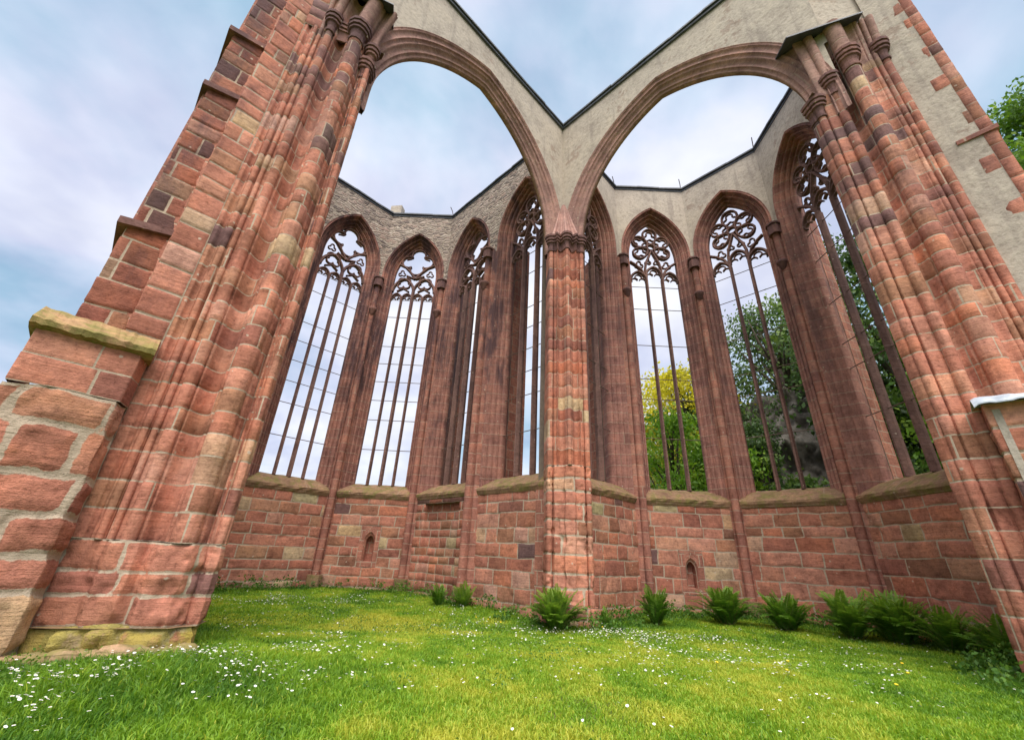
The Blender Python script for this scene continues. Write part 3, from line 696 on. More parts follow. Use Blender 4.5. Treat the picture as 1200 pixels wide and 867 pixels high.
for ka, kb in (('W1', 'W2'), ('W2', 'W3'), ('W3', 'W4'), ('W5', 'W6'), ('W6', 'W7'), ('W7', 'W8')):
    Wa, Wb = WALLS[ka], WALLS[kb]
    ga = Wa.L - (CX[ka] + HW + 0.44); gb = CX[kb] - HW - 0.44
    ga = max(ga, 0.20); gb = max(gb, 0.20)
    straight = abs(Wa.t @ Wb.t) > 0.99
    pts, ctr, bis = corner_path(Wa, ga, Wb, gb)
    mb = MB(); run = np.concatenate([[0], np.cumsum(np.hypot(*np.diff(pts, axis=0).T))])
    zs = [0.45, HS, 8, 13.35]
    mb.grid([[(p[0], p[1], z) for p in pts] for z in zs], [[(r_, z) for r_ in run] for z in zs])
    mb.poly([(p[0], p[1], 13.35) for p in pts])
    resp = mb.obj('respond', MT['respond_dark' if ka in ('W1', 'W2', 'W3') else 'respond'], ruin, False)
    resp.data.polygons.foreach_set('use_smooth', np.array([len(p.vertices) == 4 for p in resp.data.polygons]))
    # plinth
    tt = V2(-bis[1], bis[0]); mb = MB()
    pl = [ctr + tt * a + bis * b for a, b in ((0.26, -0.25), (-0.26, -0.25), (-0.26, 0.06), (-0.13, 0.21), (0.13, 0.21), (0.26, 0.06))]
    if (pl[1] - pl[0])[0] * (pl[2] - pl[1])[1] - (pl[1] - pl[0])[1] * (pl[2] - pl[1])[0] < 0: pl = pl[::-1]
    mb.prism(pl, -0.2, 0.46); mb.obj('plinth', MT['sill'], resp)
    # carved corbel (round, dark) and cut springer block with a slab on top
    mb = MB()
    for z, r_ in ((11.35, 0.05), (11.5, 0.12), (11.62, 0.15), (11.70, 0.20), (11.78, 0.20), (11.80, 0.13)):
        pass
    prof = [(11.32, 0.03), (11.42, 0.11), (11.55, 0.13), (11.62, 0.18), (11.72, 0.19), (11.76, 0.10)]
    mb.grid([[(ctr[0] + bis[0] * 0.10 + r_ * math.cos(2 * math.pi * q / 8), ctr[1] + bis[1] * 0.10 + r_ * math.sin(2 * math.pi * q / 8), z) for q in range(8)] for z, r_ in prof], closed=True)
    mb.obj('corbel', MT['capital'], resp, True)
    mb = MB(); pl = [ctr + tt * a + bis * b for a, b in ((0.20, -0.2), (-0.20, -0.2), (-0.20, 0.10), (-0.10, 0.22), (0.10, 0.22), (0.20, 0.10))]
    if (pl[1] - pl[0])[0] * (pl[2] - pl[1])[1] - (pl[1] - pl[0])[1] * (pl[2] - pl[1])[0] < 0: pl = pl[::-1]
    mb.prism(pl, 13.0, 13.42); mb.prism([ctr + (p - ctr) * 1.18 for p in pl], 13.424, 13.50); mb.obj('springer_block', MT['capital'], resp)
    # outer buttress
    mb = MB(); ob = -bis
    bl = 3.0 if ka == 'W5' else 2.0
    pl = [c_ for c_ in (Wa.b + ob * 0.72 + tt * 0.42, Wa.b + ob * bl + tt * 0.42, Wa.b + ob * bl - tt * 0.42, Wa.b + ob * 0.72 - tt * 0.42)]
    if (pl[1] - pl[0])[0] * (pl[2] - pl[1])[1] - (pl[1] - pl[0])[1] * (pl[2] - pl[1])[0] < 0: pl = pl[::-1]
    mb.prism(pl, -1.5, 14.5); mb.obj('outer_buttress', MT['block'], ruin)
    CORN[ka + kb] = (ctr, bis)

# ---- slate coping along the wall heads
def offset_chain(chain, d):
    chain = [np.array(c) for c in chain]; out = []
    for i, c in enumerate(chain):
        ns = []
        if i > 0: t = c - chain[i - 1]; t /= np.hypot(*t); ns.append(V2(-t[1], t[0]))
        if i < len(chain) - 1: t = chain[i + 1] - c; t /= np.hypot(*t); ns.append(V2(-t[1], t[0]))
        n = sum(ns); n /= np.hypot(*n); out.append(c + n * d / max(0.35, n @ ns[0]))
    return out
def coping(chain, d0, d1, z):
    a = offset_chain(chain, d0); b = offset_chain(chain, d1)
    rq = random.Random(17)
    for i in range(len(chain) - 1):
        mb = MB(); LL = float(np.hypot(*(chain[i + 1] - chain[i]))); n = max(1, round(LL / 1.1))
        for k_ in range(n):          # overlapping slates
            f0, f1 = k_ / n, (k_ + 1) / n; q = [a[i] + (a[i + 1] - a[i]) * f0, a[i] + (a[i + 1] - a[i]) * f1, b[i] + (b[i + 1] - b[i]) * f1, b[i] + (b[i + 1] - b[i]) * f0]
            dz = [rq.uniform(-0.010, 0.014) for _ in range(4)]; z0 = z + 0.010 * (k_ % 2); q[0] = q[0] + (q[0] - q[3]) * rq.uniform(-0.012, 0.012); q[1] = q[1] + (q[1] - q[2]) * rq.uniform(-0.012, 0.012)
            mb.prism(q, [z0 + d_ for d_ in dz], [z0 + d_ + 0.075 for d_ in dz])
        mb.prism([a[i] * .94 + b[i] * .06, a[i + 1] * .94 + b[i + 1] * .06, b[i + 1] * .94 + a[i + 1] * .06, b[i] * .94 + a[i] * .06], z - 0.10, z - 0.014)
        mb.obj('coping', MT['slate'], ruin)
coping([PL['Lm'], PL['L0'], PL['L1'], PL['L2'], PL['B'] + du(135) * 0.66], -0.10, 1.08, HT)
coping([PL['B'] + du(45) * 0.66, PL['R1'], PL['R2'], PL['R3'], PL['R4'], PL['R5'] + du(45) * 0.5], -0.10, 1.08, HT)
mb = MB(); c = PL['L1'] + V2(0.05, 0.35); mb.prism([c + V2(-0.28, -0.28), c + V2(0.28, -0.25), c + V2(0.30, 0.28), c + V2(-0.26, 0.30)], HT + 0.086, [HT + 0.70, HT + 0.82, HT + 0.95, HT + 0.72])
mb.obj('wall_top_stump', MT['plaster'], ruin)
for nm, q in (('R1', 0.0), ('R2', 0.0), ('R3', 0.0), ('L2', 0.0)):      # short iron pins on the coping
    c = PL[nm] + (V2(1.6, 11.4) - PL[nm]) / np.hypot(*(V2(1.6, 11.4) - PL[nm])) * 0.0
    mb = MB(); mb.tube([(c[0], c[1], HT + 0.08), (c[0] - 0.05, c[1] - 0.1, HT + 0.32), (c[0] - 0.15, c[1] - 0.25, HT + 0.48)], 0.02, 5); mb.obj('iron_pin', MT['iron'], ruin)

# ---- the two crossing arches and the walls over them
AHW, AC, ASPR, AS = 3.38, 1.11, 11.55, 4.02
class Line:
    def __init__(s, o, t, n): s.a = np.array(o); s.t = np.array(t); s.n = np.array(n)
    p = Wall.p; P = Wall.P
AL = Line(PL['B'], du(225), du(135)); AR = Line(PL['B'], du(-45), du(45))
AT = 0.62                                  # wall thickness
def arch_profile():
    pr = [V2(0.66, 0.012)] + roll_pts((0.65, -0.02), (0.58, -0.02), 4, 0.8) + [V2(0.57, 0.02), V2(0.50, 0.055), V2(0.42, 0.05)]
    pr += roll_pts((0.40, 0.03), (0.28, 0.07), 5, 0.9) + [V2(0.265, 0.13), V2(0.20, 0.18), V2(0.12, 0.185)]
    pr += roll_pts((0.10, 0.17), (0.0, 0.23), 4, 0.6) + [V2(0, 0.39)]
    return pr + [V2(q[0], AT - q[1]) for q in pr[::-1][1:]]
for W, flip, lab, send in ((AL, True, None, 8.15), (AR, False, None, 8.10)):
    asx = AS if W is AL else AS - 0.02
    mb = MB(); pr = arch_profile(); rows = []; UV = []; pu = 0
    for i, q in enumerate(pr):
        x, z, mid = arch_path(AHW, q[0], AC, 10.9, ASPR, 22)
        if i: pu += np.linalg.norm(pr[i] - pr[i - 1])
        run = np.concatenate([[0], np.cumsum(np.hypot(np.diff(x), np.diff(z)))]); rr = np.where(np.arange(len(x)) <= mid, run, run[-1] - run)
        rows.append(W.P(asx + x, q[1], z)); UV.append(np.stack([np.full(len(x), pu), rr], -1))
    mb.grid(np.array(rows), np.array(UV), flip=flip)
    mb.obj('crossing_arch', MT['arch'], ruin, True)
    mb = MB(); x, z, mid = arch_path(AHW, 0.645, AC, 10.9, ASPR, 22); q = asx + x; k_ = np.arange(2, len(x) - 2)
    for d, fl in ((0.0, flip), (AT, not flip)):
        top = [W.P(q[k_], d, z[k_] * (1 - f) + HT * f) for f in (0, 0.3, 0.6, 1)]
        mb.grid(np.array(top), flip=fl)
        for a, b in ((0.0, q[2]), (q[-3], send)):
            mb.grid(np.array([W.P(np.linspace(a, b, 4), d, zz) for zz in ((10.6, 11.5, 13, 15, HT) if a == 0 or d > 0 else (13.2, 15, HT))]), flip=fl)
    mb.grid(np.array([W.P([0, send], 0, HT), W.P([0, send], AT, HT)])); mb.grid(np.array([W.P(send, [0, AT], 10.6), W.P(send, [0, AT], HT)]))
    mb.obj('arch_wall', MT['plaster'], ruin)
a_ = [AL.p(8.15, 0, 0)[:2], PL['B'], AR.p(8.1, 0, 0)[:2]]
a_ = [np.array(q) for q in a_]
coping(a_, -0.13, AT + 0.12, HT)

# ---- crossing piers: plan outlines built from shafts and hollows
def outline(origin, t, n, items):
    """items along t: ('p', t, o) point; ('s', t, r, o) round shaft; ('h', t0, t1, o, depth) hollow. t runs from the picture's left to right."""
    pts = []
    for it in items:
        if it[0] == 'p': pts.append(origin + t * it[1] + n * it[2])
        elif it[0] == 's':
            _, tc_, r, o = it
            for j in range(9):
                a = math.pi * (-0.14 + 1.28 * j / 8); pts.append(origin + t * (tc_ - r * math.cos(a)) + n * (o + r * math.sin(a)))
        elif it[0] == 'h':
            _, t0, t1, o, dp = it
            for j in range(7):
                f = j / 6; pts.append(origin + t * (t0 + (t1 - t0) * f) + n * (o - dp * math.sin(math.pi * f) ** 0.8))
    return np.array(pts)
def az_t(origin, t, az):
    d = V2(math.cos(rad(az)), math.sin(rad(az))); # origin + t*s is parallel to d
    return float(-(origin[0] * d[1] - origin[1] * d[0]) / (t[0] * d[1] - t[1] * d[0]))
def pier_body(name, path, z0, z1, seed, lr, snaps, pal, z_plain=None, path_plain=None, hi=0.44, lo=0.30, rough=0.004, mm_='pier'):
    rng = random.Random(seed)
    objs = []
    if path_plain is not None:
        zs = courses(z0, z_plain, rng, lo, hi)
        lowp = masonry('pier_base', path_plain, zs, lr if seed != 111 else (0.8, 1.7), MT['pier'], None, seed + 1, palette=pal, rough=rough * 2.4, mort=0.011, depth=0.016, round_=0.034, du_=0.03, dv_=0.03, jitter=0.026, wobble=0.02, chips=0.045)
        zs = courses(z_plain, z1, rng, lo, hi)
    else: zs = courses(z0, z1, rng, lo, hi, snaps); lowp = None
    up_ = masonry(name, path, zs, lr, MT[mm_], ruin, seed, palette=pal, rough=rough, mort=0.008, depth=0.0015, round_=0.008, du_=0.05, dv_=0.12, jitter=0.007, wobble=0.002)
    if lowp is not None: adopt(lowp, up_)
    return up_
def band(name, path, prof, m, parent):
    """moulded band: the path pushed out by each profile offset"""
    S_, ev = path_eval(path); P, Q = ev(S_); Q = Q.copy()
    mb = MB(); rows = []; UV = []
    for z, o in prof:
        X = P + Q * o; rows.append(np.stack([X[:, 0], X[:, 1], np.full(len(X), z)], -1)); UV.append([(s_, z) for s_ in S_])
    mb.grid(rows, UV); o_ = mb.obj(name, m, parent, False)
    return o_
def shaft_capital(origin, t, n, items, zmid, parent, top=True):
    """ring capital round one shaft of a pier"""
    pts = outline(origin, t, n, items); o = band('capital', pts, [(z - CAPZ + zmid - 0.2, f) for z, f in CAPPROF], MT['capital'], parent); return o
CAPZ = 10.72
CAPPROF = [(CAPZ + a_, b_) for a_, b_ in ((-0.13, 0.0), (-0.12, 0.028), (-0.08, 0.034), (-0.06, 0.008), (0.08, 0.012), (0.18, 0.040), (0.20, 0.080), (0.245, 0.088), (0.255, 0.060), (0.285, 0.060), (0.295, 0.110), (0.36, 0.118), (0.375, 0.088), (0.41, 0.088), (0.42, 0.128), (0.50, 0.132), (0.505, -0.3))]

# pier B, seen on its corner between the two arches
oB = V2(1.60, 10.72); tB = V2(1, 0.0); nB = V2(0, -1.0)
pB = outline(oB, tB, nB, [('p', -0.60, -0.60), ('p', -0.575, -0.02), ('s', -0.495, 0.075, 0.03), ('p', -0.405, 0.06), ('h', -0.40, -0.32, 0.11, 0.04), ('h', -0.31, -0.085, 0.20, 0.15), ('s', 0.0, 0.062, 0.22), ('h', 0.085, 0.31, 0.20, 0.15), ('h', 0.32, 0.40, 0.11, 0.04), ('p', 0.405, 0.06), ('s', 0.495, 0.075, 0.03), ('p', 0.575, -0.02), ('p', 0.60, -0.60)])
pBl = outline(oB, tB, nB, [('p', -0.60, -0.60), ('p', -0.575, -0.02), ('s', -0.495, 0.075, 0.03), ('p', -0.405, 0.06), ('p', -0.385, 0.13), ('p', -0.15, 0.17), ('p', -0.12, 0.23), ('p', 0.12, 0.23), ('p', 0.15, 0.17), ('p', 0.385, 0.13), ('p', 0.405, 0.06), ('s', 0.495, 0.075, 0.03), ('p', 0.575, -0.02), ('p', 0.60, -0.60)])
palB = lambda z: (0.0 if z < 7 else 0.02, 0.14 if z < 6 else 0.02)
pierB = pier_body('crossing_pier', pB, 0.42, CAPZ, 101, (0.8, 2.2), (), palB, 3.6, pBl)
pierB['label'] = 'slender crossing pier between the two arches'
plB = outline(oB, tB, nB, [('p', -0.66, -0.60), ('p', -0.64, 0.06), ('p', -0.44, 0.15), ('p', -0.40, 0.26), ('p', 0.40, 0.26), ('p', 0.44, 0.15), ('p', 0.64, 0.06), ('p', 0.66, -0.60)])
masonry('plinth', plB, [-0.15, 0.18, 0.425], (0.4, 0.8), MT['pier'], pierB, 102, rough=0.015, du_=0.06, dv_=0.06)
mb = MB(); mb.poly([(q[0], q[1], 0.424) for q in plB]); mb.obj('plinth_top', MT['block'], pierB)
band('capital', pB[1:-1], CAPPROF, MT['capital'], pierB)
def springer(path, z0, z1, target, f0, f1, parent, m, lean=V2(0, 0), n=7, expo=1.6, cap=True):
    """mouldings that gather from the capital towards the wall"""
    mb = MB(); rows = []; UV = []; S_ = np.concatenate([[0], np.cumsum(np.hypot(*np.diff(path, axis=0).T))])
    for i in range(n + 1):
        f = i / n; k_ = f0 + (f1 - f0) * f ** expo; X = target + (path - target) * k_ + lean * f ** 1.5
        z = z0 + (z1 - z0) * f; rows.append(np.stack([X[:, 0], X[:, 1], np.full(len(X), z)], -1)); UV.append([(s_, z) for s_ in S_])
    mb.grid(rows, UV)
    if cap: mb.poly(rows[-1].tolist())
    o = mb.obj('rib_springer', m, parent, True); return o
springer(pB[2:-2], CAPZ + 0.505, 13.45, PL['B'] + V2(0, 0.12), 0.96, 0.18, pierB, MT['arch'], expo=0.85)

# pier A (left, near) and pier C (right, near)
JA = V2(-3.72, 5.92); dA = V2(-math.cos(rad(22)), -math.sin(rad(22)))          # leftwards along its face
JC = V2(6.79, 6.12); dC = V2(math.cos(rad(22)), -math.sin(rad(22)))
tA = -dA; nA = V2(tA[1], -tA[0])
TA = lambda az: -az_t(JA, dA, az)          # measured from J, negative to the left
e, sm, big, med, th1, th2, pr_ = 0.0, TA(122.3), TA(125.3), TA(129.75), TA(131.15), TA(132.05), TA(134.0)
backA = JA + du(135) * AT
pA = outline(JA, tA, nA, [('p', pr_ - 0.02, -0.02), ('p', pr_ + 0.10, 0.0), ('h', pr_ + 0.11, th2 - 0.07, 0.0, 0.06), ('s', th2, 0.045, -0.01), ('h', th2 + 0.055, th1 - 0.05, 0.0, 0.05), ('s', th1, 0.04, 0.01), ('p', th1 + 0.05, 0.0), ('s', med, 0.082, 0.05), ('p', med + 0.10, 0.04), ('h', med + 0.11, big - 0.20, 0.05, 0.19), ('p', big - 0.185, 0.05), ('s', big, 0.15, 0.11), ('h', big + 0.17, sm - 0.08, 0.03, 0.13), ('s', sm, 0.055, 0.01), ('h', sm + 0.075, e - 0.165, -0.02, 0.05), ('s', e - 0.075, 0.075, -0.07)])
jamb = [JA + tA * 0.0 + nA * v for v in ()]
ja = [JA + tA * x + nA * y for x, y in ((0.012, -0.16),)] + [JA + V2(0.02, 0.16) + du(135) * 0.15, backA + du(225) * 0.1]
nmain = len(pA) - 9; pAj = np.array(list(pA[nmain - 1:]) + ja); pA = np.array(list(pA[:nmain]) + [JA - tA * 0.17 - nA * 0.25])
pAl = outline(JA, tA, nA, [('p', pr_ - 0.02, -0.02), ('p', pr_ + 0.14, 0.0), ('p', med - 0.20, 0.04), ('p', med - 0.12, 0.16), ('p', med + 0.16, 0.17), ('p', med + 0.24, 0.08), ('p', big - 0.30, 0.10), ('p', big - 0.19, 0.24), ('p', big + 0.14, 0.22), ('p', big + 0.27, 0.06), ('p', sm - 0.10, 0.02), ('p', sm - 0.04, 0.07), ('p', sm + 0.05, 0.06), ('p', sm + 0.09, -0.04), ('p', e - 0.165, -0.05), ('s', e - 0.075, 0.075, -0.05)])
pAl = np.array(list(pAl) + ja)
palA = lambda z: (0.02 if z < 5 else 0.02 + 0.20 * min(1, (z - 5) / 5), 0.05 if z < 8 else 0.02)
pierA = pier_body('crossing_pier', pA, 0.50, 12.35, 111, (0.45, 1.5), (), palA, 1.40, pAl, 0.42, 0.28, 0.005)
masonry('jamb_shaft', pAj, courses(1.40, 11.5, random.Random(6), 0.30, 0.44), (0.6, 1.5), MT['pier'], pierA, 116, palette=palA, rough=0.004, mort=0.008, depth=0.0015, round_=0.008, du_=0.05, dv_=0.12, jitter=0.007)
pierA['label'] = 'near left crossing pier with weathered shafts and mossy plinth'
plA = outline(JA, tA, nA, [('p', pr_ - 0.02, 0.08), ('p', pr_ + 0.3, 0.16), ('p', med + 0.05, 0.22), ('p', big - 0.2, 0.24), ('p', big + 0.2, 0.26), ('p', big + 0.28, 0.16), ('p', sm + 0.05, 0.12), ('p', e - 0.06, 0.06), ('p', 0.04, -0.05)])
plA = np.array(list(plA) + [JA + V2(0.06, 0.16) + du(135) * 0.15, backA + du(225) * 0.05])
masonry('plinth', plA, [-0.1, 0.20, 0.505], (0.30, 0.6), MT['plinth'], pierA, 113, rough=0.075, round_=0.07, du_=0.04, dv_=0.04, depth=0.05, mort=0.014, jitter=0.05, chips=0.06, palette=lambda z: (0, 0.6))
rs_ = np.random.default_rng(12)
for q_ in range(9):          # loose foundation stones at the foot
    tq = pr_ + 0.10 + (0.0 - pr_) * q_ / 8.6; c_ = JA + tA * tq + nA * (0.30 + rs_.uniform(-0.05, 0.08) - 0.16 * (q_ > 6)); w_, d_, h_ = rs_.uniform(0.12, 0.24), rs_.uniform(0.08, 0.14), rs_.uniform(0.10, 0.17)
    th_ = np.linspace(0, 2 * np.pi, 15)[:-1]; rows_ = []
    for ph_ in np.linspace(-1.2, 1.5, 8):
        cp_, sp_ = math.cos(ph_) ** 0.55, math.copysign(abs(math.sin(ph_)) ** 0.7, ph_); ct_, st_ = np.sign(np.cos(th_)) * np.abs(np.cos(th_)) ** 0.6, np.sign(np.sin(th_)) * np.abs(np.sin(th_)) ** 0.6
        X_ = c_[None] + tA[None] * (w_ * cp_ * ct_)[:, None] + nA[None] * (d_ * cp_ * st_)[:, None]; rows_.append(np.column_stack([X_, np.full(14, float(gz(*c_)) + 0.02 + h_ * sp_)]))
    R3 = np.array(rows_); nz_ = fbm(R3.reshape(-1, 3), 7.0, 3, 60 + q_).reshape(R3.shape[:2]) * 0.035; ctr3 = np.array([c_[0], c_[1], float(gz(*c_))]); dv3 = R3 - ctr3; R3 = R3 + dv3 / (np.linalg.norm(dv3, axis=-1, keepdims=True) + 1e-6) * nz_[..., None]
    mb = MB(); o_ = mb.grid(R3, closed=True); mb.f.append(tuple(range(o_ + 7 * 14, o_ + 8 * 14))); mb.obj('foundation_stone', MT['lichen'], pierA, True)
mb = MB(); mb.poly([(q[0], q[1], 0.50) for q in plA]); mb.obj('plinth_top', MT['sill'], pierA)
shaft_capital(JA, tA, nA, [('s', med, 0.082, 0.05)], 12.55, pierA); shaft_capital(JA, tA, nA, [('p', med + 0.16, 0.0), ('s', big, 0.15, 0.11)], 12.50, pierA)
shaft_capital(JA, tA, nA, [('s', sm, 0.055, 0.01)], 12.10, pierA)
band('capital', pAj[:-1], [(z - CAPZ + 11.42, o) for z, o in CAPPROF], MT['capital'], pierA)
springer(pA[int(len(pA) * 0.28):-1], 12.34, 13.80, JA + V2(-0.75, 0.25), 1.0, 1.14, pierA, MT['arch'], lean=V2(0.22, -0.05), expo=1.3)

tC = dC; nC = V2(tC[1], -tC[0])
TC = lambda az: az_t(JC, dC, az)
sh2, bigc, flat, c1, c2, shc, plc = TC(39.35), TC(37.0), TC(35.4), TC(34.85), TC(34.5), TC(33.65), TC(33.06)
jc = [PL['C'] * 0 + JC + du(45) * AT + du(-45) * 0.1, JC + V2(-0.02, 0.14) + du(45) * 0.12] + [JC + tC * x + nC * y for x, y in ((0.0, -0.15), (0.02, -0.10), (0.06, -0.07))]
pC = outline(JC, tC, nC, [('s', 0.13, 0.075, -0.05), ('p', 0.215, -0.02), ('p', 0.22, 0.02), ('p', sh2 - 0.12, 0.03), ('s', sh2, 0.085, 0.04), ('h', sh2 + 0.10, bigc - 0.17, 0.04, 0.16), ('s', bigc, 0.155, 0.10), ('p', bigc + 0.17, 0.05), ('h', bigc + 0.18, flat + 0.06, 0.05, 0.05), ('s', c1, 0.045, 0.02), ('s', c2 + 0.05, 0.045, 0.02), ('h', c2 + 0.11, shc - 0.09, 0.0, 0.07), ('s', shc, 0.075, 0.02), ('p', plc, -0.05)])
pCj = np.array(jc + list(pC[:21])); pC2 = pC[9:21]; pC = np.array([JC + tC * (sh2 + 0.07) - nC * 0.25] + list(pC[20:]))
palC = lambda z: (0.015 if z < 5 else 0.03 + 0.08 * min(1, (z - 5) / 5), 0.03)
pierC = pier_body('crossing_pier', pC, -0.1, 12.35, 121, (0.42, 1.1), (), palC, None, None, 0.42, 0.28, 0.004, mm_='ashlar')
masonry('jamb_shaft', pCj, courses(-0.1, 11.66, random.Random(7), 0.30, 0.44), (0.6, 1.4), MT['ashlar'], pierC, 122, palette=palC, rough=0.004, mort=0.008, depth=0.0015, round_=0.008, du_=0.05, dv_=0.12, jitter=0.007)
pierC['label'] = 'near right crossing pier with round shafts and pale joints'
springer(pC2, 11.66, 13.62, JC + V2(0.75, 0.25), 1.0, 1.14, pierC, MT['arch'], lean=V2(-0.16, -0.03), expo=1.3)
band('capital', pCj[1:15], [(z - CAPZ + 11.12, o) for z, o in CAPPROF], MT['capital'], pierC)
shaft_capital(JC, tC, nC, [('s', sh2, 0.085, 0.04)], 11.85, pierC); shaft_capital(JC, tC, nC, [('s', bigc, 0.155, 0.10)], 12.42, pierC); shaft_capital(JC, tC, nC, [('s', shc, 0.075, 0.02)], 12.52, pierC)
springer(pC[1:-1], 12.34, 13.60, JC + V2(0.75, 0.25), 1.0, 1.14, pierC, MT['arch'], lean=V2(-0.22, -0.05), expo=1.3)
# slate covers over the cut vault springers
SA0 = JA + tA * pr_
def slate_cover(J, d, n, w, z, parent):
    mb = MB(); P0 = [J - d * 0.20 + n * 0.50, J + d * w + n * 0.50, J + d * (w + 0.1) - n * 0.5, J - d * 0.25 - n * 0.5]
    pl = P0 if (P0[1] - P0[0])[0] * (P0[2] - P0[1])[1] - (P0[1] - P0[0])[1] * (P0[2] - P0[1])[0] > 0 else P0[::-1]
    zz = [z if (q - J) @ n > 0 else z + 0.55 for q in pl]
    mb.prism(pl, zz, [q + 0.045 for q in zz]); mb.obj('slate_cover', MT['slate'], parent)
masonry('upper_pier', [SA0 + nA * 0.02, JA - tA * 0.95 + nA * 0.0, AL.p(7.9, 0.02, 0)[:2]], courses(12.3, 17.0, random.Random(9), 0.3, 0.45), (0.4, 0.9), MT['pier'], pierA, 118, palette=lambda z: (0.35, 0.02), du_=0.1)
slate_cover(JA, dA, nA, 1.15, 13.62, pierA); slate_cover(JC, dC, nC, 1.35, 13.45, pierC)

# ---- stepped buttresses behind the near piers
def stage(name, pts, z0, z1, seed, parent, lr=(0.5, 1.1), lo=0.3, hi=0.5, pal=lambda z: (0.08, 0.04), mm_='pier', **kw):
    rng = random.Random(seed)
    return masonry(name, pts, courses(z0, z1, rng, lo, hi), lr, MT[mm_], parent, seed, palette=pal, du_=0.05, dv_=0.05, **kw)
SA = JA + tA * pr_                        # where the pier's shafts end
wA = du(225); fA = du(-45)                # along the wall to the left, and its face direction
b1 = stage('buttress', [SA + wA * 1.10 - fA * 1.6 + fA * 0.32, SA + wA * 1.10 + fA * 0.32, SA + wA * 0.10 + fA * 0.32, SA - wA * 0.02 + fA * 0.02], -0.1, 3.02, 131, ruin, (0.55, 1.15), 0.34, 0.62, lambda z: (0.0, 0.12), rough=0.024, mort=0.016, round_=0.06, depth=0.020, jitter=0.045, wobble=0.04, mm_='rough', chips=0.03)
b1['label'] = 'lower buttress stage of large rough blocks left of the near pier'
b1b = stage('dressed_course', [SA + wA * 1.09 - fA * 1.6 + fA * 0.31, SA + wA * 1.09 + fA * 0.31, SA + wA * 0.10 + fA * 0.31, SA + fA * 0.02], 3.02, 3.70, 132, b1, (0.55, 0.95), 0.30, 0.36, lambda z: (0.0, 0.0), rough=0.003, mort=0.004, depth=0.004)
mb = MB(); rows = []
sec = [(0.28, 3.66), (0.41, 3.70), (0.42, 3.775), (0.02, 4.06), (-0.5, 4.08), (-0.5, 3.66)]
rc = random.Random(4)
for i in range(25):
    q = -0.02 + 1.17 * i / 24; rows.append([(*(SA + wA * q + fA * (a + rc.uniform(-0.014, 0.008))), z + rc.uniform(-0.012, 0.010)) for a, z in sec])
mb.grid(rows, closed=True); mb.f.append(tuple(range(6))); mb.f.append(tuple(range(144, 150))[::-1]); mb.obj('coping_slab', MT['slab'], b1)
up1 = [SA + wA * 0.95 - fA * 1.9, SA + wA * 0.95 - fA * 0.42, SA + wA * 0.40 - fA * 0.30, SA + wA * 0.38 + fA * 0.06, SA - wA * 0.02 + fA * 0.05]
palBut = lambda z: (0.30 if z < 12 else 0.2, 0.06)
pil = stage('pilaster', [SA + wA * 0.40 - fA * 0.5, SA + wA * 0.38 + fA * 0.02, SA - wA * 0.05 + fA * 0.03], 3.7, 16.5, 134, ruin, (0.4, 0.8), 0.30, 0.46, lambda z: (0.0, 0.07), rough=0.008)
def bstage(z0, z1, out, seed):
    return stage('buttress_stage', [SA + wA * (0.55 + out) - fA * 1.9, SA + wA * (0.55 + out) - fA * 0.30, SA + wA * 0.36 - fA * 0.24], z0, z1, seed, ruin, (0.4, 0.8), 0.28, 0.42, lambda z: (0.22, 0.0), rough=0.010, mm_='shade_tinted')
for z0, z1, out, sd in ((3.7, 5.9, 0.36, 141), (5.9, 9.3, 0.30, 142), (9.3, 11.0, 0.36, 143), (11.0, 14.5, 0.30, 144)):
    bs = bstage(z0, z1, out, sd)
    if z0 > 3.7 or True:
        mb = MB(); o0 = 0.55 + out
        pl = [SA + wA * (o0 + 0.10) - fA * 0.20, SA + wA * 0.37 - fA * 0.18, SA + wA * 0.37 - fA * 1.9, SA + wA * (o0 + 0.10) - fA * 1.9]
        if (pl[1] - pl[0])[0] * (pl[2] - pl[1])[1] - (pl[1] - pl[0])[1] * (pl[2] - pl[1])[0] < 0: pl = pl[::-1]
        zz = [z1 - 0.05 + (0.0 if (q - SA) @ wA > 0.6 else 0.14) for q in pl]
        mb.prism(pl, [q - 0.12 for q in zz], zz); mb.obj('drip_course', MT['capital'], bs)
# right: plastered face with red quoins, and a low projecting stage under a sheet
SC = JC + tC * plc; wC = du(-45); fC = du(-135)
def onaz(o, t, az): return az_t(o, t, az)
qC = onaz(SC, wC, 29.25)
mb = MB(); SCf = SC + fC * 0.0
ppl = [SC - wC * 0.05 + fC * 0.0, SC + wC * qC, SC + wC * qC - fC * 1.9, SC - wC * 0.05 - fC * 1.9]
if (ppl[1] - ppl[0])[0] * (ppl[2] - ppl[1])[1] - (ppl[1] - ppl[0])[1] * (ppl[2] - ppl[1])[0] < 0: ppl = ppl[::-1]
mb.prism(ppl, -0.2, HT); pc = [np.array(AR.p(7.95, 0.22, 0)[:2]), SC - wC * 0.02 - fC * 0.10, SC - fC * 0.8, np.array(AR.p(7.95, 0.5, 0)[:2])]
if sum(pc[q][0] * pc[(q + 1) % 4][1] - pc[(q + 1) % 4][0] * pc[q][1] for q in range(4)) < 0: pc = pc[::-1]
mb.prism(pc, 12.2, HT - 0.01); pw = mb.obj('plastered_buttress', MT['plaster'], ruin)
rq = random.Random(3)
masonry('quoin_strip', [SC + wC * (qC - 0.16) - fC * 0.02, SC + wC * (qC - 0.158) + fC * 0.006, SC + wC * (qC + 0.010) + fC * 0.006, SC + wC * (qC + 0.010) - fC * 1.7], courses(3.5, HT - 0.02, rq, 0.3, 0.5), (0.5, 1.2), MT['pier'], pw, 300, rough=0.005, round_=0.01, depth=0.003, mort=0.004, jitter=0.01, palette=lambda z: (0.02, 0.0))
z = 3.9; k = 0
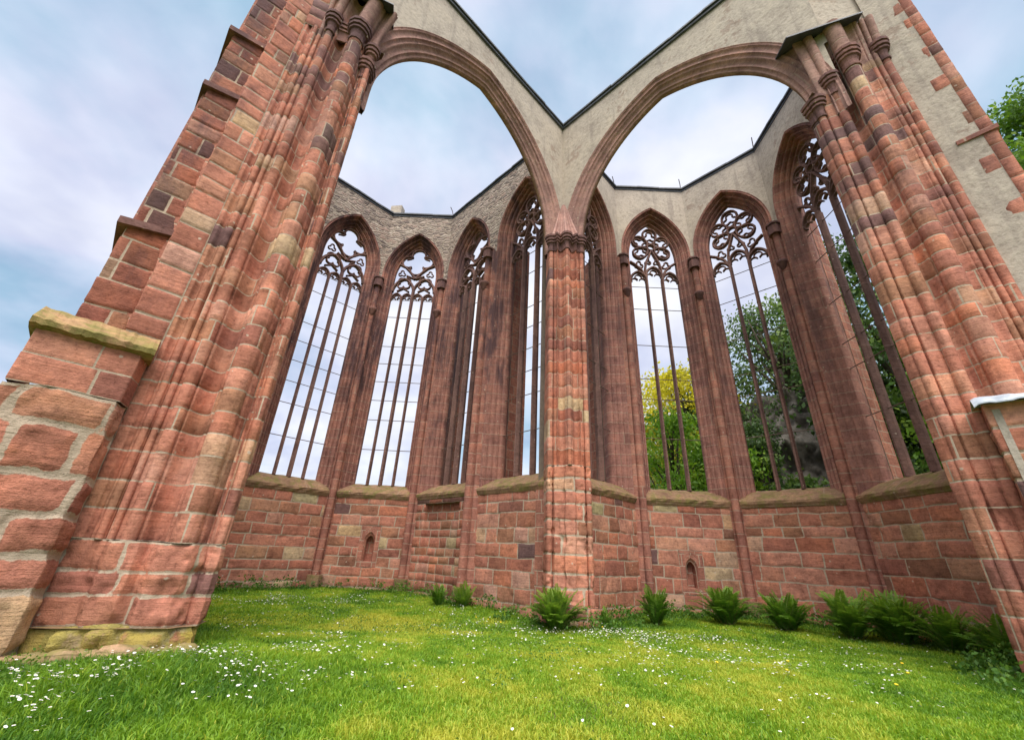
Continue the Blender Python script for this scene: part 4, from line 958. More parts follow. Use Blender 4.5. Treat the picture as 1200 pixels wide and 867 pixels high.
while z < HT - 0.6:         # irregular toothing of red stone into the plaster
    h = rq.uniform(0.22, 0.40); l = rq.uniform(0.05, 0.24)
    masonry('quoin', [SC + wC * (qC - 0.165 - l) - fC * 0.01, SC + wC * (qC - 0.164 - l) + fC * 0.004, SC + wC * (qC - 0.15) + fC * 0.004], [z, z + h], (3, 4), MT['pier'], pw, 301 + k, rough=0.004, round_=0.02, depth=0.006, mort=0.004, jitter=0.03, wobble=0.03, palette=lambda z: (0.02, 0.0)); z += h + rq.uniform(0.25, 0.9); k += 1
for zz, l in ((9.15, 0.50),):
    mb = MB(); pl = [SC + wC * (qC - l) + fC * 0.03, SC + wC * (qC + 0.05) + fC * 0.05, SC + wC * (qC + 0.05) - fC * 0.8, SC + wC * (qC - l) - fC * 0.1]
    mb.prism(pl, zz, zz + 0.10); mb.obj('drip_course', MT['block'], pw)
QC = V2(7.02, 5.62)
lowC = stage('buttress', [QC - fC * 0.5, QC + wC * 0.0, QC + wC * 2.2, QC + wC * 2.2 - fC * 1.0], -0.1, 3.80, 151, ruin, (0.4, 0.9), 0.32, 0.5, lambda z: (0.05, 0.06), rough=0.016, mort=0.018)
lowC['label'] = 'lower buttress stage under the pale sheet at the right edge'
mb = MB(); pl = [QC - fC * 0.5, QC, QC + wC * 2.2, QC + wC * 2.2 - fC * 1.2, QC + wC * 0.5 - fC * 1.2]
mb.poly([(q[0], q[1], 3.80) for q in pl]); mb.obj('ledge_top', MT['block'], lowC)
mb = MB(); mb.tube([(*(QC + wC * 0.10 + fC * 0.02), z_) for z_ in (0.3, 1.2, 2.4, 3.6)], 0.0, 4) if False else None
# pale mortar seam up the stage
seam = [QC + wC * 0.07 + fC * 0.014, QC + wC * 0.15 + fC * 0.014, QC + wC * 0.15 - fC * 0.1, QC + wC * 0.07 - fC * 0.1]
if (seam[1] - seam[0])[0] * (seam[2] - seam[1])[1] - (seam[1] - seam[0])[1] * (seam[2] - seam[1])[0] < 0: seam = seam[::-1]
mb = MB(); mb.prism(seam, -0.1, 3.7); mb.obj('mortar_seam', MT['plaster'], lowC)
# solid cores so that nothing is hollow from the side
for nm, pth in (('A', [SA + wA * 0.9 - fA * 1.8, SA + wA * 0.9 - fA * 0.45, SA + wA * 0.3 - fA * 0.2, JA + tA * -0.25 - nA * 0.25, JA - tA * 0.25 + du(135) * 0.45, SA - fA * 1.0]), ('C', [SC - fC * 1.8, JC + du(45) * 0.5 + tC * 0.2, JC + tC * 0.3 - nC * 0.25, SC - nC * 0.2 + wC * 0.2])):
    ar = sum(pth[i][0] * pth[(i + 1) % len(pth)][1] - pth[(i + 1) % len(pth)][0] * pth[i][1] for i in range(len(pth)))
    if ar < 0: pth = pth[::-1]
    mb = MB(); mb.prism(pth, -0.1, HT - 0.3); mb.obj('pier_core', MT['block'], pierA if nm == 'A' else pierC)

# ------------------------------------------------------------------ ground and lawn
R_ = np.random.default_rng(7)
CTR = V2(1.6, 10.5)
def hill(x, y):
    x = np.asarray(x, float); y = np.asarray(y, float)
    r = np.hypot(x - 2.0, y - 9.0); a = np.degrees(np.arctan2(y - 9.0, x - 2.0))
    ang = np.clip((a + 60) / 40, 0, 1) * np.clip((98 - a) / 30, 0, 1); ang = ang * ang * (3 - 2 * ang)
    t = np.clip((r - 11.5) / 26, 0, 1); t = t * t * (3 - 2 * t)
    return ang * (t * 13.0)
def sheet(xs, ys, zf, name, m):
    X, Y = np.meshgrid(xs, ys); Z = zf(X, Y); nx, ny = len(xs), len(ys)
    v = np.stack([X, Y, Z], -1).reshape(-1, 3); idx = np.arange(nx * ny).reshape(ny, nx)
    f = np.stack([idx[:-1, :-1], idx[:-1, 1:], idx[1:, 1:], idx[1:, :-1]], -1).reshape(-1, 4)
    return obj(name, v, f, m, None, True)
def soil():
    m, nt, b = mat('lawn_soil'); pos = geopos(nt)
    n1 = noise(nt, pos, 1.2, 5, 0.6); n2 = noise(nt, pos, 25, 5, 0.7)
    col = ramp_out(nt, n1, [(0.3, (0.06, 0.10, 0.018)), (0.55, (0.13, 0.17, 0.028)), (0.75, (0.20, 0.20, 0.04))])
    col = mixc(nt, 1.0, col, ramp_out(nt, n2, [(0.3, (0.5, 0.5, 0.5)), (0.6, (1.1, 1.1, 1.1))]), 'MULTIPLY'); L(nt, col, b.inputs['Base Color'])
    bp = N(nt, 'ShaderNodeBump', inp={'Strength': 0.7, 'Distance': 0.05}); L(nt, n2, bp.inputs['Height']); L(nt, bp.outputs[0], b.inputs['Normal'])
    return m
xs = np.concatenate([[-600, -200, -60, -25], np.linspace(-14, 16, 76), [25, 60, 200, 600]]); ys = np.concatenate([[-600, -200, -60, -20], np.linspace(-6, 22, 72), [30, 60, 200, 600]])
g = sheet(xs, ys, lambda x, y: np.where((np.abs(x) < 14.5) & (y < 21), gz(x, y), 0.0) - 0.02 - 0.8 * np.clip((np.hypot(x - 1.6, y - 9) - 14) / 10, 0, 1) + 0.02 * np.sin(x * 1.7) * np.cos(y * 1.3), 'ground', soil()); g['kind'] = 'structure'
hl = sheet(np.linspace(4, 120, 90), np.linspace(-30, 120, 110), lambda x, y: hill(x, y) - 1.3 + 0.5 * np.sin(x * 0.6) * np.cos(y * 0.5), 'hillside', plain('hillside_undergrowth', (0.035, 0.05, 0.016), (0.09, 0.085, 0.045), 0.8, 0.95, 0.8)); hl['kind'] = 'structure'

poly_in = np.array([(-6.2, 3.0), JA + V2(-1.5, 0.2), JA + V2(0.05, 0.1), PL['A'] + du(135) * 0.9 + du(45) * 0.3, PL['Lm'] + V2(0.2, 0), PL['L0'] + V2(0.2, -0.1), PL['L1'] + V2(0.05, -0.12), PL['L2'] + V2(-0.05, -0.12), PL['L3'] + V2(-0.12, -0.1), PL['B'] + V2(-0.75, -0.2),
   V2(0.95, 10.7), V2(2.25, 10.7), PL['B'] + V2(0.8, -0.2), PL['R1'] + V2(0.05, -0.15), PL['R2'] + V2(-0.05, -0.15), PL['R3'] + V2(-0.12, -0.05), PL['R4'] + V2(-0.15, 0.1), PL['R5'] + V2(0, 0.3), JC + V2(-0.1, 0.0), QC - V2(0.05, 0.05), (9.5, 3.0)], float)
def inside(x, y, poly=poly_in):
    r = np.zeros(len(x), bool); j = len(poly) - 1
    for i in range(len(poly)):
        xi, yi = poly[i]; xj, yj = poly[j]
        c = ((yi > y) != (yj > y)) & (x < (xj - xi) * (y - yi) / (yj - yi + 1e-12) + xi); r ^= c; j = i
    return r
SEG = [(poly_in[i], poly_in[i + 1]) for i in list(range(1, 20))]
def wall_dist(x, y):
    d = np.full(len(x), 99.0)
    for a, b in SEG:
        ab = b - a; t = np.clip(((x - a[0]) * ab[0] + (y - a[1]) * ab[1]) / (ab @ ab), 0, 1); d = np.minimum(d, np.hypot(x - a[0] - t * ab[0], y - a[1] - t * ab[1]))
    return d
def scatter(n, x0, x1, y0, y1): return R_.uniform(x0, x1, n), R_.uniform(y0, y1, n)
# zones: a mown yellowish patch, a lush dark strip by the walls and the left pier
def yellow_patch(x, y):
    a = 1.25 * np.exp(-(((x + 2.6) / 2.4) ** 2 + ((y - 9.6) / 1.5) ** 2)); b = 0.6 * np.exp(-(((x - 1.0) / 2.2) ** 2 + ((y - 5.0) / 2.0) ** 2)); c = 0.5 * np.exp(-(((x - 3.4) / 2.6) ** 2 + ((y - 8.2) / 1.8) ** 2))
    return np.clip(a + b + c, 0, 1)
x1, y1 = scatter(420000, -6.5, 9.0, 3.0, 9.0); x2, y2 = scatter(300000, -10, 10.5, 8.6, 17.0)
x = np.concatenate([x1, x2]); y = np.concatenate([y1, y2]); k = inside(x, y); x, y = x[k], y[k]
wd = wall_dist(x, y); p3 = np.stack([x, y, 0 * x], 1)
lush = np.clip(1 - wd / 0.9, 0, 1); leftlush = np.exp(-(((x + 3.6) / 1.7) ** 2 + ((y - 4.9) / 1.3) ** 2)); lush = np.maximum(lush, leftlush)
yel = yellow_patch(x, y) * (1 - lush)
cl = fbm(p3, 1.3, 3, 11); cf = fbm(p3, 5.0, 2, 21)
n = len(x)
h = 0.88 * (0.045 + 0.045 * R_.random(n) + 0.03 * np.clip(cl + 0.3, 0, 1) + 0.020 * np.clip(cf, 0, 1)) * (1 - 0.5 * yel) + lush * 0.12 * R_.random(n) + leftlush * 0.09 * R_.random(n) * (cl > -0.3)
far = np.clip((y - 7) / 6, 0, 1); w = (0.0042 + 0.0022 * R_.random(n)) * (1 + 1.2 * far)
a = R_.uniform(0, 2 * np.pi, n); ln = R_.uniform(0.15, 0.95, n); la = R_.uniform(0, 2 * np.pi, n)
z = gz(x, y) - 0.015; ca, sa = np.cos(a) * w, np.sin(a) * w; lx, ly = np.cos(la) * ln * h, np.sin(la) * ln * h
vv = np.empty((n, 5, 3))
vv[:, 0] = np.stack([x - ca, y - sa, z], 1); vv[:, 1] = np.stack([x + ca, y + sa, z], 1)
vv[:, 2] = np.stack([x + ca * .8 + lx * .35, y + sa * .8 + ly * .35, z + h * .62], 1); vv[:, 3] = np.stack([x - ca * .8 + lx * .35, y - sa * .8 + ly * .35, z + h * .62], 1)
vv[:, 4] = np.stack([x + lx, y + ly, z + h * (1 - 0.35 * ln)], 1)
b0 = np.arange(n) * 5
me = bpy.data.meshes.new('grass'); me.vertices.add(n * 5); me.vertices.foreach_set('co', vv.astype(np.float32).ravel())
lp = np.stack([b0, b0 + 1, b0 + 2, b0 + 3, b0 + 3, b0 + 2, b0 + 4], 1).astype(np.int32); me.loops.add(n * 7); me.loops.foreach_set('vertex_index', lp.ravel())
me.polygons.add(n * 2); st = np.stack([np.arange(n) * 7, np.arange(n) * 7 + 4], 1).astype(np.int32); me.polygons.foreach_set('loop_start', st.ravel()); me.update(calc_edges=True)
tint = np.clip(0.40 + 0.52 * yel + 0.28 * cl + 0.14 * cf - 0.30 * lush + R_.normal(0, 0.12, n) + 0.45 * (R_.random(n) < 0.05), 0, 1)
at_ = me.attributes.new('tint', 'FLOAT_COLOR', 'POINT'); cc = np.ones((n, 5, 4), np.float32); cc[:, :, 0] = tint[:, None]; at_.data.foreach_set('color', cc.ravel())
me.materials.append(leafmat('grass_blade', (0.075, 0.19, 0.018), (0.24, 0.41, 0.028), (0.54, 0.54, 0.07), 0.40, 0.5))
go = bpy.data.objects.new('grass', me); COL.objects.link(go); tag(go, 'short bright green grass of the chapel lawn', 'grass', kind='stuff')

def cards(P, size, nrm_jit, asp=0.6, upbias=0.5, tipfold=0.0):
    """leaf-shaped quads (diamonds) at points P; returns verts (n,4,3)"""
    n = len(P); th = R_.uniform(0, 2 * np.pi, n); ph = np.arccos(np.clip(R_.uniform(-1, 1, n) * (1 - upbias) + upbias * R_.uniform(0, 1, n), -1, 1))
    nrm = np.stack([np.sin(ph) * np.cos(th), np.sin(ph) * np.sin(th), np.cos(ph)], 1)
    r = R_.normal(size=(n, 3)); u = np.cross(nrm, r); u /= np.linalg.norm(u, axis=1)[:, None] + 1e-9; v = np.cross(nrm, u)
    s = (size * R_.uniform(0.65, 1.35, n))[:, None]
    return np.stack([P - u * s, P + v * s * asp + nrm * s * tipfold, P + u * s, P - v * s * asp + nrm * s * tipfold], 1)
def leaf_obj(name, Q, tint, m, parent=None):
    n = len(Q); v = Q.reshape(-1, 3); f = np.arange(n * 4).reshape(n, 4); t = np.ones((n, 4, 4), np.float32); t[:, :, 0] = np.clip(tint, 0, 1)[:, None]
    return obj(name, v, f, m, parent, False, None, None, t.reshape(-1, 4))

# daisies: white rays round a yellow eye, in drifts
def drift(x, y):
    d = 1.3 * np.exp(-(((x + 2.3) / 0.9) ** 2 + ((y - 6.6) / 1.1) ** 2)) + 1.2 * np.exp(-(((x + 3.0) / 0.9) ** 2 + ((y - 5.0) / 0.8) ** 2)) + 1.0 * np.exp(-(((x - 0.3) / 1.2) ** 2 + ((y - 9.6) / 0.7) ** 2))
    d += 1.6 * np.exp(-(((x + 3.5) / 1.1) ** 2 + ((y - 4.4) / 0.6) ** 2)); d += 1.0 * np.exp(-(((x - 3.0) / 1.2) ** 2 + ((y - 9.6) / 0.6) ** 2)) + 0.55 * np.exp(-(((x - 3.6) / 2.4) ** 2 + ((y - 7.2) / 1.6) ** 2)) + 0.5 * np.exp(-(((x + 5.2) / 2.6) ** 2 + ((y - 12.6) / 1.0) ** 2)) + 0.5 * np.exp(-(((x + 2.6) / 2.2) ** 2 + ((y - 8.2) / 0.5) ** 2))
    return d + 0.06
x, y = scatter(42000, -9, 9.5, 3.2, 15.5); k = inside(x, y); x, y = x[k], y[k]
p3 = np.stack([x, y, 0 * x], 1); dens = drift(x, y) * np.clip(0.35 + 1.3 * fbm(p3, 1.6, 3, 5), 0.02, 2); k = R_.random(len(x)) < dens * 1.25; x, y = x[k], y[k]
n = len(x); hh = gz(x, y) + R_.uniform(0.06, 0.13, n) + 0.07 * np.exp(-(((x + 3.6) / 1.7) ** 2 + ((y - 4.9) / 1.3) ** 2)); rr = R_.uniform(0.009, 0.0155, n) * (1 + 0.25 * np.clip((y - 6) / 5, 0, 1))
tx, ty = R_.normal(0, 0.25, n), R_.normal(-0.15, 0.25, n)
kk = 8; V = []; 
for q in range(kk):
    b = 2 * math.pi * q / kk; V.append(np.stack([x + rr * math.cos(b), y + rr * math.sin(b), hh + rr * (tx * math.cos(b) + ty * math.sin(b)) + rr * 0.12 * (q % 2)], 1))
V = np.stack(V, 1); idx = np.arange(n * kk).reshape(n, kk)
da = obj('daisies', V.reshape(-1, 3), idx, plain('daisy_white', (0.72, 0.72, 0.68), (0.80, 0.80, 0.78), 60, 0.6, 0), None)
V2_ = []
for q in range(5):
    b = 2 * math.pi * q / 5; V2_.append(np.stack([x + rr * .34 * math.cos(b), y + rr * .34 * math.sin(b), hh + rr * 0.18 + rr * .34 * (tx * math.cos(b) + ty * math.sin(b))], 1))
tag(da, 'drifts of small white daisies scattered through the lawn', 'daisies', kind='stuff')
de = obj('daisy_eyes', np.stack(V2_, 1).reshape(-1, 3), np.arange(n * 5).reshape(n, 5), plain('daisy_yellow', (0.65, 0.42, 0.03), (0.7, 0.5, 0.05), 40, 0.6, 0), da)
de['kind'] = 'stuff'

# low leafy weeds along the foot of the walls
x, y = scatter(60000, -10, 10.5, 4.5, 16.8); k = inside(x, y); x, y = x[k], y[k]; wd = wall_dist(x, y)
fbw = fbm(np.stack([x, y, 0 * x], 1), 1.7, 2, 31); wid = 0.50 + 0.45 * fbw + 0.25 * np.clip((x - 2) / 4, 0, 1)
k = (wd < wid) & (R_.random(len(x)) < 0.75) & ((y > 9.2) | (x > 5.0)); x, y, wd = x[k], y[k], wd[k]
hh = R_.random(len(x)) ** 0.8 * (0.14 + 0.32 * np.clip(0.5 + fbm(np.stack([x, y, 0 * x], 1), 3.0, 2, 41), 0, 1)) * np.clip(1.25 - wd, 0.4, 1)
P_ = np.stack([x, y, gz(x, y) + hh], 1); P_ = np.repeat(P_, 3, 0) + R_.normal(0, 0.035, (len(x) * 3, 3)) * (1, 1, 0.6)
we = leaf_obj('weeds', cards(P_, np.full(len(P_), 0.032), 0, 0.62, 0.75, 0.15), 0.35 + 0.25 * fbm(P_, 2.0, 2, 3) + R_.normal(0, 0.16, len(P_)), leafmat('weed_leaf', (0.035, 0.10, 0.015), (0.10, 0.22, 0.03), (0.24, 0.34, 0.05), 0.35)); tag(we, 'low leafy weeds growing along the foot of the red walls', 'weeds', kind='stuff')
# taller rank weeds by the left pier foot
x, y = scatter(9000, -6.0, -1.6, 3.4, 6.3); k = inside(x, y) & (R_.random(len(x)) < np.exp(-(((x + 4.3) / 1.2) ** 2 + ((y - 5.0) / 0.8) ** 2))); x, y = x[k], y[k]
P_ = np.stack([x, y, gz(x, y) + R_.random(len(x)) * 0.14], 1)
P_ = np.repeat(P_, 2, 0) + R_.normal(0, 0.02, (len(x) * 2, 3))
x, y = scatter(52000, -6.5, 9.0, 3.4, 14.5); k = inside(x, y); x, y = x[k], y[k]       # clover and plantain leaves between the grass of the open lawn
k = (fbm(np.stack([x, y, 0 * x], 1), 0.9, 3, 71) > 0.34) & (R_.random(len(x)) < 0.6); x, y = x[k], y[k]
P_ = np.concatenate([P_, np.stack([x, y, gz(x, y) + 0.03 + R_.random(len(x)) * 0.07], 1)])
wl = leaf_obj('clover', cards(P_, np.full(len(P_), 0.015), 0, 0.7, 0.8, 0.1), 0.62 + R_.normal(0, 0.18, len(P_)), bpy.data.materials['weed_leaf']); tag(wl, 'clover and small round leaves between the grass, thickest at the foot of the left pier', 'clover', kind='stuff')

# ------------------------------------------------------------------ ferns
FERN = leafmat('fern_frond', (0.034, 0.095, 0.012), (0.095, 0.22, 0.024), (0.24, 0.36, 0.05), 0.36)
FSTEM = plain('fern_stem', (0.10, 0.11, 0.03), (0.16, 0.15, 0.05), 10, 0.7, 0)
def fern(x, y, h, r, nf, label, seed, group='ferns at the foot of the walls', toward=None, bright=0.0):
    rg = np.random.default_rng(seed); z0 = float(gz(x, y)) - 0.02; Q = []; T = []; mb = MB()
    for i in range(nf):
        az = 2 * math.pi * (i * 0.618 + rg.uniform(-0.1, 0.1)); Lf = h * rg.uniform(1.0, 1.4); inner = i / nf
        n = 22; t = np.linspace(0, 1, n); e0 = 48 + 38 * inner + rg.uniform(-8, 6); e1 = -15 + 85 * inner * rg.uniform(0.6, 1.1) + rg.uniform(-15, 15)
        el = np.radians(e0 + (e1 - e0) * t ** 1.5); stp = Lf / n; spread = r * 1.25
        rad_ = np.concatenate([[0], np.cumsum(np.cos(el) * stp)])[:-1] * min(1.0, spread / (0.62 * Lf)); zz = np.concatenate([[0], np.cumsum(np.sin(el) * stp)])[:-1]
        d = np.array([math.cos(az), math.sin(az), 0]); side = np.array([-d[1], d[0], 0]); bx = rg.normal(0, 0.10 * r, 2)
        P = np.stack([x + bx[0] + d[0] * rad_, y + bx[1] + d[1] * rad_, z0 + np.maximum(zz, 0.03)], 1); P += side * (np.sin(t * 3 + rg.uniform(0, 6)) * 0.04 * t)[:, None]
        mb.tube(P[::4], [0.006, 0.005, 0.004, 0.003, 0.002, 0.001], 4)
        tan = np.gradient(P, axis=0); tan /= np.linalg.norm(tan, axis=1)[:, None]; sd = np.cross(tan, np.cross(side, tan)); sd /= np.linalg.norm(sd, axis=1)[:, None]; up_ = np.cross(sd, tan)
        for j in range(3, n):
            for half in (0.0, 0.5):
                p = P[j] * (1 - half) + P[max(0, j - 1)] * half; tt = t[j] - half / n; pl = Lf * 0.15 * (math.sin(math.pi * min(1, tt * 0.90 + 0.06)) ** 0.75) + 0.01; pw = Lf * 0.017
                for s_ in (-1, 1):
                    a = sd[j] * s_ * 0.92 + tan[j] * 0.38 - up_[j] * rg.uniform(-0.05, 0.25); a /= np.linalg.norm(a); b = tan[j]
                    e = p + a * pl + np.array([0, 0, -pl * 0.12])
                    Q.append([p - b * pw * 0.5, p + a * pl * 0.45 - b * pw, e, p + a * pl * 0.45 + b * pw]); T.append(0.22 + 0.42 * tt + 0.2 * inner + bright + rg.normal(0, 0.12))
    root = empty('fern', (x, y, z0), label, 'fern', group)
    leaf_obj('fronds', np.array(Q), np.array(T), FERN, root); mb.obj('stems', FSTEM, root)
    return root
fern(1.20, 10.05, 0.72, 0.44, 64, 'round bushy fern at the foot of the middle pier', 1, bright=0.14)
fern(5.95, 12.35, 0.82, 0.62, 60, 'tall fern right of the pointed wall niche, leftmost of the big row', 2)
fern(7.15, 11.75, 0.78, 0.72, 56, 'second tall fern of the big row along the right wall', 3, bright=-0.04)
fern(8.20, 10.95, 0.86, 0.62, 48, 'third tall fern of the big row, below a clustered wall shaft', 4, bright=0.05)
fern(8.90, 10.45, 0.92, 0.78, 66, 'fourth and fullest fern of the big row along the right wall', 5)
fern(9.15, 9.60, 0.76, 0.56, 44, 'last fern of the big row, nearest the right pier', 6, bright=0.06)
fern(8.70, 8.05, 0.72, 0.56, 50, 'dark fern cut by the right edge beside the near right pier', 7)
fern(3.85, 11.60, 0.80, 0.30, 22, 'small upright fern left of the pointed wall niche', 8)
fern(-1.80, 13.40, 0.55, 0.22, 16, 'thin fern before the square recess, left one of a pair', 10)
fern(-1.05, 13.10, 0.58, 0.28, 20, 'bright fern before the square recess, right one of a pair', 11, bright=0.22)
fern(2.40, 10.75, 0.42, 0.14, 9, 'tiny fern right of the middle pier plinth', 12)

# dandelions
DY = plain('dandelion_yellow', (0.70, 0.46, 0.02), (0.80, 0.60, 0.04), 40, 0.7, 0); DS = plain('flower_stem', (0.10, 0.18, 0.03), (0.16, 0.22, 0.05), 10, 0.7, 0)
spots = [(3.65, 6.2), (4.1, 6.9), (2.9, 6.5), (5.4, 6.4), (4.6, 5.7), (2.2, 10.2), (2.05, 10.35), (-3.6, 5.15), (0.0, 10.2), (-0.25, 10.5), (6.0, 7.2), (3.3, 7.6), (-0.55, 10.75)]
proto = None
for i, (px, py) in enumerate(spots):
    if proto is None:
        proto = empty('dandelion', (0, 0, 0), 'small yellow dandelion flower standing in the lawn', 'flower', 'yellow dandelions in the lawn')
        mb = MB(); rows = [[(r_ * math.cos(2 * math.pi * q / 9), r_ * math.sin(2 * math.pi * q / 9), z + (0.003 if q % 2 else 0)) for q in range(9)] for z, r_ in ((0.105, 0.004), (0.112, 0.016), (0.118, 0.021), (0.124, 0.014), (0.127, 0.002))]
        mb.grid(rows, closed=True); fl = mb.obj('flower_head', DY); fl.parent = proto
        mb = MB(); mb.tube([(0, 0, -0.02), (0.004, 0, 0.05), (0, 0, 0.107)], 0.003, 5); sm_ = mb.obj('stem', DS); sm_.parent = proto
        r0 = proto
    else:
        r0 = proto.copy(); COL.objects.link(r0)
        for ch in (fl, sm_): c = ch.copy(); COL.objects.link(c); c.parent = r0
    r0.location = (px, py, float(gz(px, py))); r0.rotation_euler = (0.15 * math.sin(i), 0.15 * math.cos(2 * i), i)

# ------------------------------------------------------------------ the pale sheet on the right ledge
sh_m, sh_nt, sh_b = mat('pale_plastic_sheet'); pos = geopos(sh_nt)
L(sh_nt, ramp_out(sh_nt, noise(sh_nt, pos, 3.0, 6, 0.7, 0.4), [(0.3, (0.24, 0.28, 0.33)), (0.5, (0.42, 0.46, 0.51)), (0.7, (0.60, 0.63, 0.67))]), sh_b.inputs['Base Color']); sh_b.inputs['Roughness'].default_value = 0.35
rs = np.random.default_rng(2); nx, ny = 44, 22; X = np.linspace(-0.10, 2.3, nx); Y = np.linspace(-1.0, 0.20, ny)
U_, W_ = np.meshgrid(X, Y); pts = QC[None, None] + wC * U_[..., None] + fC * W_[..., None]
p3 = np.stack([U_.ravel(), W_.ravel(), 0 * U_.ravel()], 1); nz = (fbm(p3, 2.6, 3, 8) * 0.035 + np.abs(fbm(p3 * (1, 0.35, 1), 7.0, 2, 9)) * 0.022).reshape(U_.shape)
Z = 3.86 + nz - 0.10 * np.clip((W_ - 0.05) / 0.15, 0, 1) ** 1.5 - 0.05 * np.clip((-0.02 - U_) / 0.08, 0, 1)
top = np.concatenate([pts, Z[..., None]], -1); bot = top.copy(); bot[..., 2] -= 0.02
mb = MB(); mb.grid(top); mb.grid(bot, flip=True)
for rowA, rowB in ((top[-1], bot[-1]), (top[0], bot[0]), (top[:, 0], bot[:, 0]), (top[:, -1], bot[:, -1])): mb.grid(np.array([rowA, rowB]))
sh_o = mb.obj('plastic_sheet', sh_m, None, True); tag(sh_o, 'crumpled pale grey sheet lying over the stone ledge at the right edge', 'sheet')

# ------------------------------------------------------------------ trees beyond the right-hand windows
BARK = plain('bark', (0.06, 0.045, 0.035), (0.13, 0.10, 0.075), 6, 0.95, 0.8)
LM = {'lime': leafmat('lime_leaf', (0.07, 0.17, 0.015), (0.20, 0.38, 0.035), (0.40, 0.52, 0.07), 0.4), 'dark': leafmat('dark_leaf', (0.022, 0.05, 0.014), (0.065, 0.13, 0.028), (0.18, 0.26, 0.05), 0.3), 'green': leafmat('green_leaf', (0.05, 0.12, 0.014), (0.14, 0.28, 0.03), (0.32, 0.42, 0.06), 0.4),
      'yellow': leafmat('laburnum_leaf', (0.06, 0.11, 0.014), (0.40, 0.36, 0.03), (0.74, 0.66, 0.035), 0.4), 'pine': leafmat('pine_leaf', (0.03, 0.06, 0.02), (0.095, 0.17, 0.045), (0.24, 0.32, 0.09), 0.3)}
def tree(name, label, cat, x, y, z0, ztop, rx, kind, seed, nclump=90, leaf=0.13, per=150, bottom=0.25, conic=0.0, group='trees beyond the right windows', flower=False):
    global R_
    rg = np.random.default_rng(seed); R_ = rg
    root = empty(name, (x, y, z0), label, cat, group); H = ztop - z0
    mb = MB(); ax = rg.uniform(0, 6.28); lean = rg.normal(0, 0.03 * H, 2)
    trunk = [np.array([x + lean[0] * t * t + 0.06 * math.sin(5 * t + ax), y + lean[1] * t * t + 0.06 * math.cos(4 * t), z0 - 0.4 + H * 0.86 * t]) for t in np.linspace(0, 1, 7)]
    r0 = 0.028 * H + 0.03; mb.tube(trunk, [r0 * (1 - 0.85 * t) + 0.02 for t in np.linspace(0, 1, 7)], 8)
    C = []; S = []
    for i in range(nclump):
        t = bottom + (1 - bottom) * rg.random() ** 0.85; a = rg.uniform(0, 2 * math.pi)
        if conic: prof = (1 - t) * 1.15 + 0.10
        else: tt = (t - bottom) / (1 - bottom); prof = math.sqrt(max(0.04, 1 - (2 * tt - 0.85) ** 2 / 1.35))
        rr = rx * prof * (0.35 + 0.65 * math.sqrt(rg.random())) * (1 + 0.22 * math.sin(3 * a + ax) + 0.15 * math.sin(5 * a + 9 * t))
        C.append((x + lean[0] * t + rr * math.cos(a), y + lean[1] * t + rr * math.sin(a), z0 + H * t)); S.append(rg.uniform(0.55, 1.2))
    C = np.array(C); S = np.array(S)
    for i in rg.choice(nclump, min(26, nclump), replace=False):
        c = C[i]; tz = max(0.12, (c[2] - z0) / H - rg.uniform(0.08, 0.2)); k_ = min(6.0, tz * 6 / 0.9); b = trunk[int(k_)]; e = b + (c - b)
        mid = (b + c) / 2 + rg.normal(0, 0.12, 3) + np.array([0, 0, 0.05 * H * 0.3]); mb.tube([b, mid, c], [r0 * 0.32, r0 * 0.2, 0.015], 5)
    mb.obj('trunk', BARK, root, True)
    spread = rx * 0.20
    P = np.repeat(C, per, 0) + rg.normal(0, 1, (nclump * per, 3)) * np.repeat(S, per)[:, None] * spread * (1, 1, 0.62)
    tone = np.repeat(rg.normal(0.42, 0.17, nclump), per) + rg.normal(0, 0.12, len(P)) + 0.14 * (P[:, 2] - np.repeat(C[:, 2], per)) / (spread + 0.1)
    if flower: tone = tone + 0.42 * np.clip((P[:, 2] - z0) / H * 1.8 - 0.65, -0.4, 0.75)
    leaf_obj('crown', cards(P, np.full(len(P), leaf), 0, 0.55, 0.35, 0.12), tone, LM[kind], root)
    return root
def hz(x, y): return float(hill(x, y)) - 1.3
tree('laburnum_tree', 'yellow flowering tree seen through the left one of the right windows', 'tree', 11.9, 27.2, 2.5, 13.9, 3.2, 'yellow', 1, 95, 0.12, 150, 0.30, flower=True)
tree('bush', 'bright green leafy bush seen low through the same window as the yellow tree', 'bush', 8.4, 20.6, -0.5, 8.3, 2.5, 'lime', 2, 80, 0.10, 150, 0.05)
tree('bush', 'yellow green bush beside the bright green one', 'bush', 11.0, 21.0, 0.5, 7.6, 1.9, 'lime', 12, 60, 0.10, 150, 0.05)
tree('dark_tree', 'dark tree between the yellow tree and the rock', 'tree', 14.6, 27.5, 4.0, 13.0, 2.6, 'dark', 3, 80, 0.13, 140, 0.1)
tree('conifer', 'tall feathery evergreen seen through the second right window', 'tree', 17.6, 23.6, 3.0, 17.8, 3.3, 'pine', 4, 95, 0.12, 130, 0.35)
tree('dark_tree', 'dark green tree beside the mullions of the window nearest the right pier', 'tree', 18.8, 17.6, 3.0, 17.5, 3.4, 'dark', 5, 110, 0.13, 150, 0.08)
tree('broadleaf_tree', 'lighter green tree right behind the mullions nearest the right pier', 'tree', 17.6, 14.2, 2.0, 13.0, 2.6, 'green', 6, 90, 0.12, 150, 0.05)
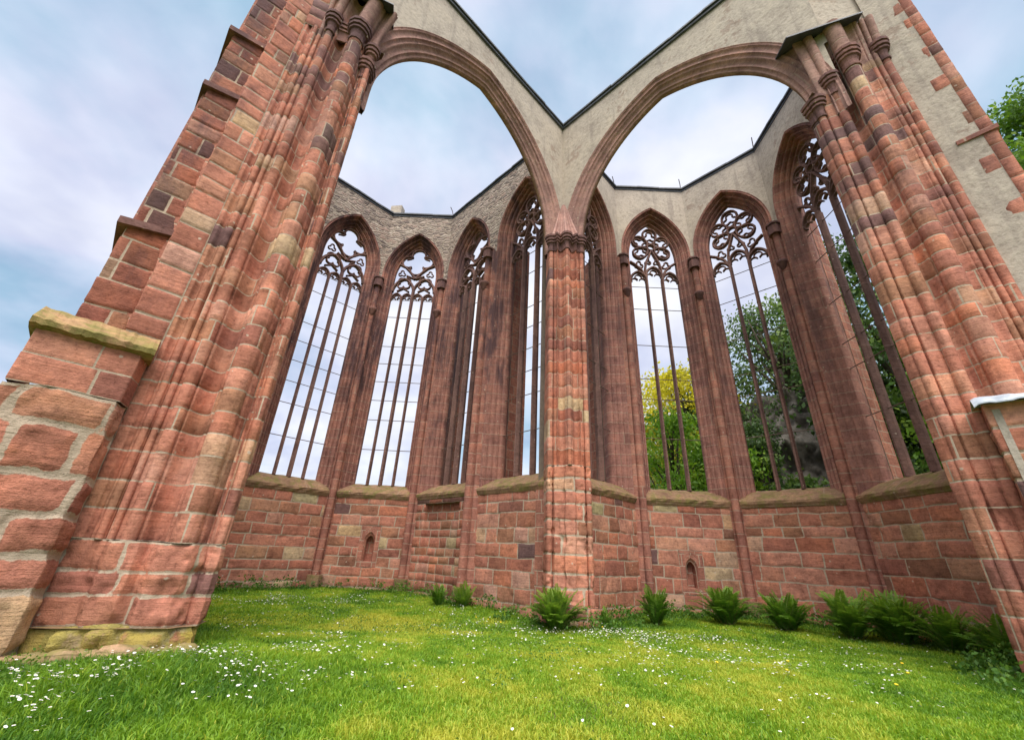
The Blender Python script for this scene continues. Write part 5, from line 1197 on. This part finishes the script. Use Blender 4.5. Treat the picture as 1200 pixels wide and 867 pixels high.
tree('broadleaf_tree', 'leafy tree rising right of the tall plastered buttress', 'tree', 15.9, 7.6, 1.5, 15.2, 2.3, 'green', 7, 110, 0.07, 300, 0.45)
tree('bush', 'dark bush low in the second right window below the rock', 'bush', 13.2, 18.6, 0.6, 4.9, 1.7, 'dark', 8, 60, 0.10, 150, 0.03)
tree('bush', 'dark bush in the undergrowth at the foot of the right hillside', 'bush', 15.6, 16.4, 1.2, 5.4, 1.8, 'dark', 9, 60, 0.11, 140, 0.03)
tree('dark_tree', 'dark tree behind the feathery evergreen on the hillside', 'tree', 22.5, 25.5, 7.0, 18.0, 3.6, 'dark', 10, 90, 0.15, 130, 0.05)
tree('bush', 'ivy like bush hanging over the left end of the rock face', 'bush', 12.9, 21.4, 1.5, 8.4, 1.5, 'pine', 21, 55, 0.09, 130, 0.05)
tree('bush', 'small bush growing on the right end of the rock face', 'bush', 17.4, 18.2, 2.0, 10.0, 1.5, 'dark', 22, 55, 0.10, 130, 0.10)
# rock outcrop on the hillside
mb = MB(); rows = []
for i in range(60):
    row = []
    for j in range(80):
        u_, v_ = i / 59, j / 79; px, py = 12.6 + 6.0 * v_, 23.0 - 7.5 * v_; d_ = V2(0.62, 0.78)
        row.append((px + d_[0] * u_ * 2.6, py + d_[1] * u_ * 2.6, 1.0 + 9.4 * u_ * (0.75 + 0.35 * math.sin(v_ * 4.0 + 0.5))))
    rows.append(row)
rows = np.array(rows); p3 = rows.reshape(-1, 3); dsp = (fbm(p3, 0.55, 5, 3) * 0.9 + np.abs(fbm(p3, 1.3, 5, 5)) * 0.75).reshape(rows.shape[:2]); rows[..., 0] -= 0.62 * dsp; rows[..., 1] -= 0.78 * dsp; rows[..., 2] += 0.3 * dsp
mb.grid(rows); back = rows[-1] + np.array([3.5, 4.0, -1.5]); mb.grid(np.array([rows[-1], back]))
rk = mb.obj('rock_outcrop', plain('grey_rock', (0.05, 0.045, 0.038), (0.22, 0.195, 0.165), 1.6, 0.95, 1.0), None, True); tag(rk, 'pale craggy rock face on the hillside behind the second right window', 'rock')
